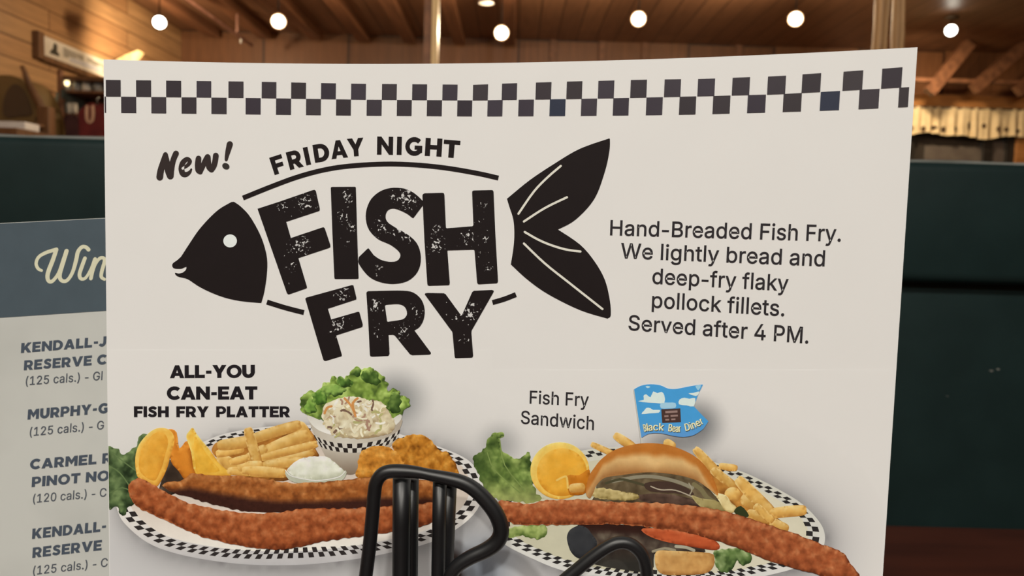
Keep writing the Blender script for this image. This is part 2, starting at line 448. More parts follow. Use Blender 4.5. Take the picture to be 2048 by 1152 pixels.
# ------------------------------------------------------------------ letter outlines (advance, loops of x,y in 1/509 of the cap height)
GLYPHS = json.loads('''{" ":[188,[]],
"(":[273,[[89,207,90,244,94,283,101,324,109,364,119,403,132,441,145,477,160,510,177,539,236,539,219,503,204,466,191,428,179,390,169,351,161,313,156,276,152,241,151,207,152,176,155,145,160,115,167,83,177,50,188,16,202,-19,218,-57,236,-96,177,-96,150,-46,128,4,111,55,99,106,92,156]]],
")":[273,[[37,-96,56,-56,72,-18,86,18,97,52,106,85,113,116,118,147,121,177,122,207,121,241,117,276,112,313,104,351,94,390,82,428,69,466,54,503,37,539,97,539,113,510,128,477,142,441,154,403,164,364,173,323,179,283,183,244,184,207,182,156,174,104,161,53,144,3,123,-47,97,-96]]],
"-":[330,[[277,215,277,163,54,163,54,215]]],
".":[188,[[95,-4,83,-3,73,1,63,9,55,18,51,29,50,41,51,53,55,64,63,73,73,81,83,85,95,87,107,85,118,81,128,73,135,64,140,53,141,41,140,29,135,18,128,9,118,1,107,-3]]],
"0":[453,[[227,-7,191,-3,158,7,130,24,105,48,85,77,69,113,57,155,50,202,48,254,50,306,57,353,69,395,85,431,106,461,130,484,159,502,191,512,227,516,262,512,295,502,323,484,348,461,368,431,384,395,396,353,403,306,405,254,403,202,396,155,384,113,368,77,348,48,323,24,295,7,263,-3],[227,50,250,52,271,60,290,74,306,92,320,116,330,144,338,176,342,213,344,254,342,295,338,332,330,365,320,393,306,416,290,435,271,449,250,457,227,460,203,457,182,449,163,435,147,416,134,393,123,365,115,332,111,295,109,254,111,213,115,176,123,144,134,116,147,92,163,74,182,60,203,52]]],
"1":[453,[[76,0,76,55,391,55,391,0],[276,509,276,0,212,0,212,448,209,448,86,358,86,427,198,509]]],
"2":[453,[[64,0,64,47,234,229,252,248,268,266,282,282,294,298,303,312,311,327,316,341,319,356,320,371,319,389,315,405,308,419,298,431,287,441,273,449,258,455,241,458,224,460,205,458,188,454,172,447,159,438,148,427,139,413,132,398,128,381,127,362,66,362,68,391,75,418,86,442,102,464,121,482,143,496,168,507,196,513,225,516,254,513,281,507,306,497,328,482,346,465,361,445,372,423,379,398,381,372,380,354,377,336,371,318,363,299,351,280,336,259,317,235,294,209,267,180,153,60,153,57,389,57,389,0]]],
"4":[453,[[40,105,40,158,247,509,311,509,109,166,109,163,413,163,413,105],[282,0,282,121,282,146,282,318,343,318,343,0]]],
"5":[453,[[221,-7,192,-5,165,1,140,11,118,25,99,41,83,60,71,82,63,105,60,130,122,130,125,115,130,102,138,89,148,78,160,68,173,60,188,54,204,51,221,50,241,51,259,56,276,64,291,75,304,89,314,104,322,122,326,141,328,162,326,183,321,203,314,221,303,237,290,251,275,262,257,270,238,275,218,277,201,276,184,273,167,268,152,262,139,255,128,246,67,253,96,509,366,509,366,452,151,452,134,301,136,301,148,311,162,318,178,325,194,330,212,333,229,334,252,332,274,328,294,321,313,311,330,299,345,285,358,269,370,251,379,231,386,210,390,187,391,163,388,132,381,102,369,76,352,52,332,32,309,15,282,3,253,-4]]],
"B":[456,[[60,0,60,509,241,509,274,507,304,501,329,491,350,477,367,461,381,442,390,421,396,398,398,374,397,353,393,336,387,320,378,307,368,295,356,286,343,278,329,272,315,267,315,262,331,260,347,254,363,245,378,234,391,220,402,203,411,184,416,161,418,136,416,111,410,88,400,67,386,48,368,31,344,18,317,8,284,2,247,0],[125,57,245,57,281,60,309,67,330,80,344,96,353,115,355,137,354,153,350,169,342,184,333,197,320,209,306,218,289,225,269,229,248,231,125,231],[125,285,238,285,256,287,273,290,288,296,302,304,314,314,323,326,330,340,335,355,336,372,333,393,326,412,313,429,294,442,270,449,240,452,125,452]]],
"C":[510,[[267,-7,225,-3,186,7,150,25,119,49,92,79,70,115,53,157,44,203,40,254,44,305,53,352,70,393,92,429,119,459,150,484,186,501,225,512,267,516,293,514,317,511,340,504,362,496,383,485,402,471,419,456,435,438,448,418,459,397,467,373,473,348,408,348,404,365,397,380,389,395,380,407,369,418,357,428,344,437,330,444,315,449,300,453,284,455,267,456,237,453,209,445,184,432,161,414,141,391,125,364,113,332,106,295,103,254,106,213,113,177,125,145,141,117,161,94,184,76,210,63,237,56,267,53,284,54,300,56,315,60,330,65,344,72,357,81,369,90,380,102,389,114,397,128,404,144,408,160,473,160,467,135,459,112,448,91,435,71,420,53,402,38,383,24,363,13,341,5,317,-2,293,-6]]],
"D":[502,[[219,0,96,0,96,57,215,57,254,60,288,68,318,81,343,99,363,122,379,149,390,181,397,216,399,255,397,294,390,329,379,361,364,388,344,410,320,428,291,441,258,449,221,452,93,452,93,509,225,509,273,505,315,495,353,478,385,455,412,426,433,391,449,351,458,306,462,255,458,205,449,159,433,119,411,83,384,54,351,31,312,14,268,3],[125,509,125,0,60,0,60,509]]],
"F":[410,[[60,0,60,509,369,509,369,452,125,452,125,278,346,278,346,221,125,221,125,0]]],
"G":[520,[[269,-7,225,-3,185,7,149,25,118,49,91,79,69,116,53,157,43,203,40,254,43,305,53,352,69,393,91,429,117,459,149,484,184,501,223,512,265,516,291,514,316,510,340,504,363,494,384,483,403,469,421,453,436,436,449,416,460,395,468,373,474,349,408,349,402,365,395,379,387,393,378,406,368,417,356,427,344,436,330,443,315,448,300,453,283,455,265,456,236,453,209,445,183,432,160,414,141,392,125,364,113,332,106,295,103,254,106,213,113,177,125,145,141,117,161,95,184,76,210,63,238,56,269,53,296,55,322,61,345,71,365,85,382,102,396,123,407,147,413,173,415,202,434,199,283,199,283,256,478,256,478,200,475,160,466,124,451,91,431,62,406,38,377,19,344,5,308,-4]]],
"H":[517,[[60,0,60,509,125,509,125,289,392,289,392,509,457,509,457,0,392,0,392,232,125,232,125,0]]],
"M":[628,[[60,0,60,509,152,509,277,187,280,179,284,170,287,159,299,123,303,110,307,97,311,84,315,71,319,60,322,49,307,49,318,83,322,95,326,108,330,121,334,134,338,146,342,158,346,169,349,179,352,187,476,509,568,509,568,0,504,0,504,291,504,302,504,314,504,327,505,340,505,354,505,369,506,413,507,457,513,457,508,441,503,425,498,409,492,393,487,378,482,363,477,348,472,335,467,322,463,310,459,300,456,291,342,0,286,0,170,291,167,300,163,310,159,321,155,333,150,347,145,361,140,376,134,392,129,408,124,424,118,441,112,457,119,457,119,444,120,430,120,416,120,401,121,386,121,372,122,328,122,315,122,302,122,291,122,0]]],
"P":[445,[[60,0,60,509,235,509,272,506,305,499,332,487,356,471,375,452,390,430,400,404,407,377,409,348,407,318,400,291,390,265,375,243,356,223,332,207,305,195,272,188,235,186,109,186,109,242,233,242,257,244,279,248,297,256,312,266,324,279,333,294,339,310,343,328,344,348,343,367,339,385,333,402,324,416,312,428,297,439,279,446,257,451,232,452,125,452,125,0]]],
"S":[447,[[224,-9,188,-7,156,-1,128,9,102,23,81,40,64,60,51,83,42,109,38,137,104,137,108,118,114,102,123,88,136,76,150,66,166,59,185,53,204,50,224,49,246,50,267,54,286,60,303,69,317,79,329,92,338,106,344,122,346,139,344,154,340,168,332,179,322,189,310,197,296,205,280,211,263,217,245,222,184,239,145,253,112,269,86,289,67,313,56,341,52,372,54,400,62,425,75,448,92,468,113,484,138,498,165,508,195,514,227,516,259,514,289,508,316,498,340,484,360,468,377,449,390,427,398,403,401,378,337,378,332,402,320,421,302,437,280,449,254,456,225,459,204,457,185,454,167,448,152,440,139,430,129,418,121,405,117,391,115,376,117,359,122,345,131,334,142,324,155,315,169,308,184,302,198,297,212,293,264,279,279,275,295,270,312,264,328,256,344,248,359,238,372,226,384,213,395,198,402,180,407,161,408,139,406,112,399,87,386,64,370,43,349,25,323,11,294,0,261,-7]]],
"W":[686,[[155,0,16,509,82,509,163,196,167,179,172,162,175,145,179,128,183,111,187,94,190,76,194,58,197,40,189,40,193,58,196,76,200,94,203,111,207,128,211,145,215,162,220,179,224,196,306,509,380,509,462,196,466,179,470,162,474,145,478,128,482,111,486,94,490,76,494,58,497,40,488,40,492,58,495,76,499,94,503,111,506,128,510,145,523,196,603,509,670,509,530,0,455,0,368,323,362,345,357,368,351,391,346,417,341,445,336,475,350,475,345,446,340,420,335,395,330,371,324,347,318,323,230,0]]],
"a":[389,[[160,-9,137,-7,115,-3,94,5,76,15,60,29,48,45,38,63,32,84,30,108,32,128,36,146,43,161,53,174,64,184,78,193,92,200,108,206,125,211,143,214,161,217,178,220,200,223,218,225,234,227,247,229,257,231,265,235,271,240,274,246,276,255,276,257,275,272,272,285,267,297,260,307,251,315,240,322,227,327,212,330,196,331,178,330,163,327,149,322,137,316,127,309,118,301,110,292,104,283,100,274,41,291,51,313,64,331,79,346,95,358,114,368,133,375,153,380,173,383,194,384,208,384,223,382,239,379,255,375,271,369,286,360,300,350,312,336,322,320,330,301,335,278,337,251,337,0,277,0,277,52,272,52,267,43,260,34,252,25,242,16,229,8,215,1,199,-4,181,-7],[170,45,192,47,211,51,228,59,242,68,254,80,263,93,270,108,274,122,276,138,276,190,272,187,267,184,259,182,251,180,241,178,231,176,221,174,210,173,200,171,191,170,182,169,175,168,161,166,147,163,134,159,122,153,112,147,103,139,97,130,93,118,92,105,93,93,96,82,102,72,109,64,119,57,130,52,142,48,156,46]]],
"b":[424,[[229,-8,208,-7,189,-3,172,4,159,12,147,21,138,31,130,41,123,50,118,59,112,59,112,0,53,0,53,509,114,509,114,319,118,319,123,327,130,336,137,346,147,355,158,364,171,373,188,379,207,383,229,384,259,382,287,374,313,361,335,342,354,320,370,293,381,261,388,227,390,189,388,151,381,116,370,84,355,57,336,34,313,16,288,3,260,-6],[220,47,242,49,262,55,279,66,294,80,306,97,316,117,323,139,327,163,328,189,327,215,323,239,316,261,307,281,295,298,280,311,262,322,243,328,220,330,198,328,178,322,161,312,147,299,134,282,125,263,118,241,114,216,113,189,114,162,118,138,125,115,135,95,147,78,162,65,179,55,198,49]]],
"c":[396,[[207,-8,174,-5,144,3,117,16,93,35,72,58,56,85,44,116,37,150,34,187,37,225,44,260,56,291,72,318,93,341,117,360,144,374,174,382,207,384,226,384,243,381,260,377,276,371,291,364,305,356,318,346,330,335,340,322,349,308,356,293,362,277,303,262,300,272,295,281,290,289,284,297,278,304,270,311,261,316,252,321,242,325,231,328,220,329,207,330,184,328,163,321,145,310,130,296,118,278,108,258,102,236,98,212,96,187,98,163,102,139,108,117,118,97,130,80,145,66,163,55,184,49,207,46,220,47,232,49,243,52,253,55,262,60,271,66,279,73,285,80,292,89,297,98,301,107,304,117,363,102,357,86,350,70,341,56,331,43,319,32,306,21,292,12,277,5,261,-1,244,-5,226,-7]]],
"d":[424,[[195,-8,165,-6,137,3,111,16,89,34,70,57,55,84,43,116,36,151,34,189,36,227,43,261,55,293,70,320,89,342,112,361,137,374,165,382,196,384,218,383,237,379,253,373,267,364,278,355,287,346,295,336,301,327,306,319,311,319,311,509,372,509,372,0,313,0,313,59,307,59,301,50,295,41,287,31,277,21,266,12,252,4,236,-3,217,-7],[205,47,226,49,246,55,263,65,278,78,290,95,299,115,306,138,310,162,312,189,310,216,306,241,300,263,290,282,278,299,263,312,246,322,227,328,205,330,182,328,162,322,145,311,130,298,118,281,108,261,102,239,98,215,96,189,98,163,102,139,109,117,118,97,130,80,145,66,162,55,182,49]]],
"e":[404,[[212,-8,177,-5,145,3,117,16,92,35,72,58,56,85,44,116,37,150,34,187,36,224,44,258,55,290,71,317,91,340,115,359,142,373,172,382,205,384,226,383,246,380,266,374,285,366,303,355,319,341,334,324,347,305,357,282,365,256,370,227,371,194,371,169,75,169,75,221,338,221,310,202,308,226,304,248,298,269,288,286,277,301,263,314,246,323,227,328,205,330,183,328,164,323,146,313,131,301,119,286,109,270,102,251,97,231,96,211,96,178,98,151,102,127,110,106,121,88,135,73,151,61,169,53,190,48,212,46,227,47,241,49,254,53,265,58,276,65,285,73,294,82,300,93,306,105,365,91,358,72,348,55,335,39,320,26,302,14,283,4,261,-3,237,-7]]],
"f":[254,[[228,379,228,327,6,327,6,379],[81,0,81,432,82,452,87,470,96,486,107,499,120,510,135,519,152,525,169,529,187,530,201,530,212,529,222,527,231,525,238,523,243,521,227,468,224,470,220,471,215,472,209,473,202,474,195,474,178,472,164,468,154,460,147,449,143,435,142,419,142,0]]],
"g":[425,[[207,-151,180,-149,156,-146,134,-140,114,-132,97,-122,82,-110,70,-97,59,-84,51,-69,101,-41,107,-49,114,-57,122,-66,131,-74,142,-82,154,-88,169,-93,187,-96,207,-97,236,-95,261,-87,282,-75,298,-58,308,-34,311,-6,311,68,306,68,301,60,294,51,287,41,277,32,266,23,252,16,236,10,217,6,195,5,165,7,138,14,113,27,90,43,71,65,55,90,43,120,36,154,34,191,36,229,43,263,55,293,71,320,90,342,112,361,138,374,166,382,196,384,218,383,237,379,253,373,267,365,279,356,288,346,296,336,302,327,308,319,313,319,313,379,372,379,372,-9,370,-40,363,-67,350,-90,334,-109,314,-124,291,-136,265,-144,237,-149],[205,59,227,61,246,66,264,75,278,87,290,103,300,121,307,142,311,166,312,193,311,219,307,242,300,264,291,283,279,299,264,312,247,322,227,328,205,330,182,328,163,322,145,312,130,298,118,282,109,262,102,241,98,218,96,193,98,167,102,144,109,123,118,104,131,88,145,76,163,66,183,61]]],
"h":[410,[[114,227,114,0,53,0,53,509,114,509,114,287,102,287,116,319,132,344,152,362,175,374,200,382,227,384,252,383,275,377,295,369,313,356,328,340,341,321,350,298,355,271,357,240,357,0,296,0,296,235,293,263,286,286,273,304,256,318,235,326,210,329,192,328,176,324,161,317,147,308,136,297,126,283,119,266,115,248]]],
"i":[167,[[53,0,53,379,114,379,114,0],[84,443,73,444,63,448,54,455,47,463,43,472,41,483,43,494,47,504,54,512,63,518,73,522,84,524,95,522,105,518,114,512,121,504,125,494,126,483,125,472,121,463,114,455,105,448,95,444]]],
"k":[381,[[110,137,110,212,121,212,284,379,360,379,184,199,177,199],[53,0,53,509,114,509,114,0],[294,0,148,186,191,229,372,0]]],
"l":[167,[[53,0,53,530,114,530,114,0]]],
"n":[410,[[114,227,114,0,53,0,53,379,112,379,112,287,102,287,116,319,132,344,152,362,175,374,200,382,227,384,252,383,275,377,295,369,313,356,328,340,341,321,350,298,355,271,357,240,357,0,296,0,296,235,293,263,286,286,273,304,256,318,235,326,210,329,192,328,176,324,161,317,147,308,136,297,126,283,119,266,115,248]]],
"o":[415,[[207,-8,174,-5,144,3,117,16,93,35,72,58,56,85,44,116,37,150,34,187,37,225,44,260,56,291,72,318,93,341,117,360,144,374,174,382,207,384,241,382,271,374,299,360,323,341,343,318,359,291,371,260,379,225,381,187,379,150,371,116,359,85,343,58,323,35,299,16,271,3,241,-5],[207,46,231,49,252,55,270,66,285,80,298,97,307,117,314,139,318,163,319,187,318,212,314,236,307,258,298,278,285,296,270,310,252,321,231,328,207,330,184,328,163,321,145,310,130,296,118,278,108,258,102,236,98,212,96,187,98,163,102,139,108,117,118,97,130,80,145,66,163,55,184,49]]],
"p":[424,[[53,-143,53,379,112,379,112,319,118,319,123,327,130,336,137,346,147,355,158,364,171,373,188,379,207,383,229,384,259,382,287,374,313,361,335,342,354,320,370,293,381,261,388,227,390,189,388,151,381,116,370,84,355,57,336,34,313,16,288,3,260,-6,229,-8,208,-7,189,-3,173,4,159,12,147,21,138,31,130,41,124,50,118,59,114,59,114,-143],[220,47,242,49,262,55,279,66,294,80,306,97,316,117,323,139,327,163,328,189,327,215,323,239,316,261,307,281,295,298,280,311,262,322,243,328,220,330,198,328,178,322,161,312,147,299,134,282,125,263,118,241,114,216,113,189,114,162,118,138,125,115,135,95,147,78,162,65,179,55,198,49]]],
"r":[259,[[53,0,53,379,112,379,112,321,115,321,124,339,137,354,152,367,171,377,191,383,213,385,218,385,223,385,229,384,235,384,240,384,243,384,243,322,241,323,236,324,230,324,223,325,215,326,207,326,190,324,174,321,159,315,146,306,135,296,126,284,119,269,115,254,114,237,114,0]]],
"s":[365,[[182,-8,157,-7,133,-3,112,3,93,12,76,24,62,38,50,54,41,73,36,94,94,107,101,87,111,72,124,60,141,52,160,47,181,45,206,47,227,53,244,62,258,74,265,88,268,103,266,115,262,126,254,136,243,144,229,150,212,155,149,170,118,180,92,192,72,208,58,227,50,249,47,274,49,295,55,314,65,332,79,347,95,360,115,370,137,378,161,383,187,384,212,383,234,379,254,372,271,363,286,352,299,339,309,324,318,308,324,290,268,277,262,291,254,304,243,316,228,325,210,331,187,333,166,331,147,326,131,317,119,305,111,292,109,277,110,264,115,253,124,243,136,235,152,229,172,223,229,209,261,200,287,187,306,171,320,153,328,131,331,107,329,85,323,65,312,47,298,31,281,18,260,6,236,-2,210,-7]]],
"t":[227,[[204,379,204,327,6,327,6,379],[65,471,126,471,126,98,127,83,130,70,136,61,144,55,156,51,170,50,175,50,180,50,185,51,191,52,197,53,202,54,213,2,207,0,200,-2,192,-3,184,-3,176,-4,168,-4,138,-1,113,7,92,21,77,41,68,64,65,93]]],
"u":[410,[[182,-5,158,-3,135,2,115,11,97,23,82,39,69,59,60,82,54,109,53,139,53,379,114,379,114,144,116,117,124,94,137,75,154,61,175,53,200,50,218,51,234,55,249,62,263,71,274,83,283,97,290,113,295,132,296,153,296,379,357,379,357,0,298,0,298,92,307,92,294,60,277,35,257,17,234,5,209,-3]]],
"v":[389,[[163,0,17,379,84,379,165,155,173,132,180,110,187,87,193,64,199,42,206,21,184,21,191,42,197,64,203,87,209,110,216,132,224,155,305,379,371,379,226,0]]],
"w":[567,[[138,0,23,379,87,379,133,214,140,190,147,164,154,137,161,107,168,75,175,41,165,41,172,74,179,105,186,135,192,163,199,189,206,214,252,379,316,379,362,214,368,189,375,163,382,136,388,106,395,75,402,41,391,41,399,75,406,106,413,135,420,163,427,189,434,214,480,379,545,379,429,0,368,0,319,172,305,225,300,243,295,262,291,280,277,338,291,338,286,319,281,299,277,280,272,262,267,243,263,225,258,207,253,189,248,172,199,0]]],
"y":[389,[[47,-139,61,-86,71,-87,83,-89,94,-90,104,-89,113,-86,122,-81,130,-74,138,-64,145,-51,151,-36,163,-1,17,379,84,379,165,155,173,132,180,109,187,87,193,64,199,42,206,21,184,21,190,42,196,64,202,87,209,110,216,132,224,155,305,379,371,379,204,-58,196,-77,187,-93,177,-107,165,-119,153,-128,139,-136,125,-141,109,-144,91,-145,82,-145,73,-144,65,-143,57,-142,52,-140]]]}''')

# ------------------------------------------------------------------ printing on sheets
class CardSurf:
    """the table card: a gently bowed upright sheet, y = g(x), vertical rulings"""
    XL, XR, ZT, ZB = -0.1069, 0.0843, 1.0309, 0.7535

    @staticmethod
    def g(x):
        return 0.193 - 0.2130 * x - 1.118 * x * x

    @staticmethod
    def dg(x):
        return -0.2130 - 2.236 * x

    def hit(s, px, py, lay=0.0):
        d = ray(px, py)
        t = 0.19 / d.y
        for _ in range(6):
            x = t * d.x
            F = t * d.y - s.g(x)
            t -= F / (d.y - s.dg(x) * d.x)
        x = min(max(t * d.x, s.XL + 0.0002), s.XR - 0.0002)
        y = s.g(x)
        n = Vector((s.dg(x), -1, 0)).normalized()
        return Vector((x, y, CAM.z + t * d.z)) + n * (0.00006 + lay * 0.000018)


class FlatSurf:
    def __init__(s, y):
        s.y = y

    def hit(s, px, py, lay=0.0):
        p = W(px, py, s.y)
        return p + Vector((0, -0.00006 - lay * 0.000018, 0))


CARD = CardSurf()
MENU = FlatSurf(0.226)


def resample(loop, step):
    out = []
    n = len(loop)
    for i in range(n):
        a, b = loop[i], loop[(i + 1) % n]
        L = math.hypot(b[0] - a[0], b[1] - a[1])
        k = max(1, int(math.ceil(L / step)))
        for q in range(k):
            t = q / k
            out.append((a[0] + (b[0] - a[0]) * t, a[1] + (b[1] - a[1]) * t))
    return out


def smooth_loop(pts, sub=4, closed=True):
    n = len(pts)
    out = []
    for i in range(n if closed else n - 1):
        if closed:
            p0, p1, p2, p3 = pts[i - 1], pts[i], pts[(i + 1) % n], pts[(i + 2) % n]
        else:
            p0, p1, p2, p3 = pts[max(0, i - 1)], pts[i], pts[i + 1], pts[min(n - 1, i + 2)]
        for q in range(sub):
            t = q / sub
            out.append(tuple(0.5 * (2 * p1[k] + (p2[k] - p0[k]) * t + (2 * p0[k] - 5 * p1[k] + 4 * p2[k] - p3[k]) * t * t
                                    + (3 * p1[k] - p0[k] - 3 * p2[k] + p3[k]) * t ** 3) for k in (0, 1)))
    if not closed:
        out.append(tuple(pts[-1][:2]))
    return out


def rough_loop(loop, amp, freq=0.09, seed=0.0, step=3.5):
    """ruffled outline for leaves and breading"""
    loop = resample(loop, step)
    n = len(loop)
    out = []
    for i, p in enumerate(loop):
        a, b = loop[i - 1], loop[(i + 1) % n]
        tx, ty = b[0] - a[0], b[1] - a[1]
        L = math.hypot(tx, ty) or 1
        v = noise.noise(Vector((p[0] * freq, p[1] * freq, seed))) * amp * 1.6
        out.append((p[0] - ty / L * v, p[1] + tx / L * v))
    return out


def inside(loops, x, y):
    c = False
    for l in loops:
        n = len(l)
        j = n - 1
        for i in range(n):
            xi, yi = l[i]
            xj, yj = l[j]
            if (yi > y) != (yj > y) and x < (xj - xi) * (y - yi) / (yj - yi) + xi:
                c = not c
            j = i
    return c


def fill(loops, grid=0, step=12):
    """triangulate loops (holes by even-odd) with inner points every grid pixels"""
    loops = [resample(l, step) for l in loops]
    pts, edges = [], []
    for l in loops:
        n0 = len(pts)
        pts += [Vector(p) for p in l]
        edges += [(n0 + i, n0 + (i + 1) % len(l)) for i in range(len(l))]
    if grid:
        xs = [p[0] for p in pts]
        ys = [p[1] for p in pts]
        x0, x1, y0, y1 = min(xs), max(xs), min(ys), max(ys)
        row = 0
        y = y0 + grid * 0.5
        while y < y1:
            x = x0 + (grid * 0.5 if row % 2 else 0.0) + 0.013
            while x < x1:
                if inside(loops, x, y):
                    pts.append(Vector((x, y)))
                x += grid
            y += grid * 0.87
            row += 1
    v, e, f, _, _, _ = delaunay_2d_cdt(pts, edges, [], 0, 1e-4)
    fs = []
    for t in f:
        cx = sum(v[i][0] for i in t) / len(t)
        cy = sum(v[i][1] for i in t) / len(t)
        if inside(loops, cx, cy):
            fs.append(tuple(t))
    return [(p[0], p[1]) for p in v], fs, loops


class Print:
    """one printed piece: any number of filled outlines in picture coordinates laid on a sheet"""

    def __init__(s, surf, lay=0):
        s.surf, s.lay = surf, lay
        s.v, s.f, s.c, s.w = [], [], [], []

    def add(s, loops, col, grid=0, step=12, dl=0.0, wear=None):
        v, f, lp = fill(loops, grid, step)
        n = len(s.v)
        for (x, y) in v:
            s.v.append(s.surf.hit(x, y, s.lay + dl))
            s.c.append(ink(col(x, y, lp) if callable(col) else col))
            s.w.append(wear(x, y) if wear else 0.0)
        s.f += [tuple(i + n for i in t) for t in f]
        return s

    def build(s, name, mat, parent, label=None):
        o = mesh_obj(name, s.v, s.f, mat, parent, label=label)
        me = o.data
        # faces look at the diner
        flip = [p.index for p in me.polygons if p.normal.y > 0]
        if flip:
            bm = bmesh.new()
            bm.from_mesh(me)
            bm.faces.ensure_lookup_table()
            bmesh.ops.reverse_faces(bm, faces=[bm.faces[i] for i in flip])
            bm.to_mesh(me)
            bm.free()
        at = me.attributes.new('Ink', 'FLOAT_COLOR', 'POINT')
        at.data.foreach_set('color', [x for c in s.c for x in (*c, 1.0)])
        if any(s.w):
            wa = me.attributes.new('Wear', 'FLOAT', 'POINT')
            wa.data.foreach_set('value', s.w)
        return o


def mixc(a, b, t):
    t = min(1.0, max(0.0, t))
    return tuple(a[i] + (b[i] - a[i]) * t for i in range(3))


def food(mid, dark, light, R=16, freq=0.03, seed=0.0, relief=1.0, mott=0.55, L=(-0.45, -0.9), grad=None):
    """colours of a photographed morsel as printed: mottled, light towards the upper left, dark at its lower rim"""
    def fn(x, y, loops):
        best, bx, by = 1e9, 0, 0
        for l in loops:
            for (qx, qy) in l:
                d = (qx - x) ** 2 + (qy - y) ** 2
                if d < best:
                    best, bx, by = d, qx, qy
        d = sqrt(best)
        t = 0.0
        if d < R:
            wgt = 1 - d / R
            if d > 0.01:
                t = ((bx - x) * L[0] + (by - y) * L[1]) / d * wgt
            else:
                cx = sum(q[0] for q in loops[0]) / len(loops[0])
                cy = sum(q[1] for q in loops[0]) / len(loops[0])
                dd = math.hypot(bx - cx, by - cy) or 1
                t = ((bx - cx) * L[0] + (by - cy) * L[1]) / dd
            t -= 0.25 * wgt * wgt
        m = noise.noise(Vector((x * freq, y * freq, seed))) * mott + noise.noise(Vector((x * freq * 2.7, y * freq * 2.7, seed + 9))) * mott * 0.6
        v = t * relief + m
        c = mixc(mid, light, v) if v > 0 else mixc(mid, dark, -v)
        return grad(x, y, c) if grad else c
    return fn


def stroke(pts, wd, caps='butt', smooth=0):
    """outline of a pen stroke along pts; wd a width or one per point"""
    if smooth:
        if isinstance(wd, (list, tuple)):
            q = smooth_loop([(i, wv) for i, wv in enumerate(wd)], smooth, closed=False)
            wd2 = [v for _, v in q]
        pts = smooth_loop(pts, smooth, closed=False)
        wds = wd2 if isinstance(wd, (list, tuple)) else [wd] * len(pts)
    else:
        wds = list(wd) if isinstance(wd, (list, tuple)) else [wd] * len(pts)
    n = len(pts)
    Lf, Rt = [], []
    for i, p in enumerate(pts):
        a = pts[max(0, i - 1)]
        b = pts[min(n - 1, i + 1)]
        d1 = (p[0] - a[0], p[1] - a[1])
        d2 = (b[0] - p[0], b[1] - p[1])

        def nm(d):
            L = math.hypot(*d)
            return (d[0] / L, d[1] / L) if L > 1e-9 else None
        u1, u2 = nm(d1), nm(d2)
        u1 = u1 or u2
        u2 = u2 or u1
        mx, my = u1[0] + u2[0], u1[1] + u2[1]
        L = math.hypot(mx, my) or 1
        mx, my = mx / L, my / L
        k = max(0.45, mx * u1[0] + my * u1[1])
        h = wds[i] / 2 / k
        Lf.append((p[0] - my * h, p[1] + mx * h))
        Rt.append((p[0] + my * h, p[1] - mx * h))

    def arc(p, u, h):
        a0 = math.atan2(u[1], u[0])
        return [(p[0] + h * cos(a0 + pi / 2 - pi * q / 6), p[1] + h * sin(a0 + pi / 2 - pi * q / 6)) for q in range(1, 6)]
    out = Lf[:]
    if caps == 'round':
        a, b = pts[-2], pts[-1]
        L = math.hypot(b[0] - a[0], b[1] - a[1]) or 1
        out += arc(b, ((b[0] - a[0]) / L, (b[1] - a[1]) / L), wds[-1] / 2)
    out += Rt[::-1]
    if caps == 'round':
        a, b = pts[1], pts[0]
        L = math.hypot(b[0] - a[0], b[1] - a[1]) or 1
        out += arc(b, ((b[0] - a[0]) / L, (b[1] - a[1]) / L), wds[0] / 2)
    return out


def ellipse(cx, cy, rx, ry, n=28, rot=0.0, a0=0.0, a1=2 * pi):
    out = []
    full = abs(a1 - a0 - 2 * pi) < 1e-6
    for i in range(n if full else n + 1):
        q = a0 + (a1 - a0) * i / n
        x, y = rx * cos(q), ry * sin(q)
        out.append((cx + x * cos(rot) - y * sin(rot), cy + x * sin(rot) + y * cos(rot)))
    return out


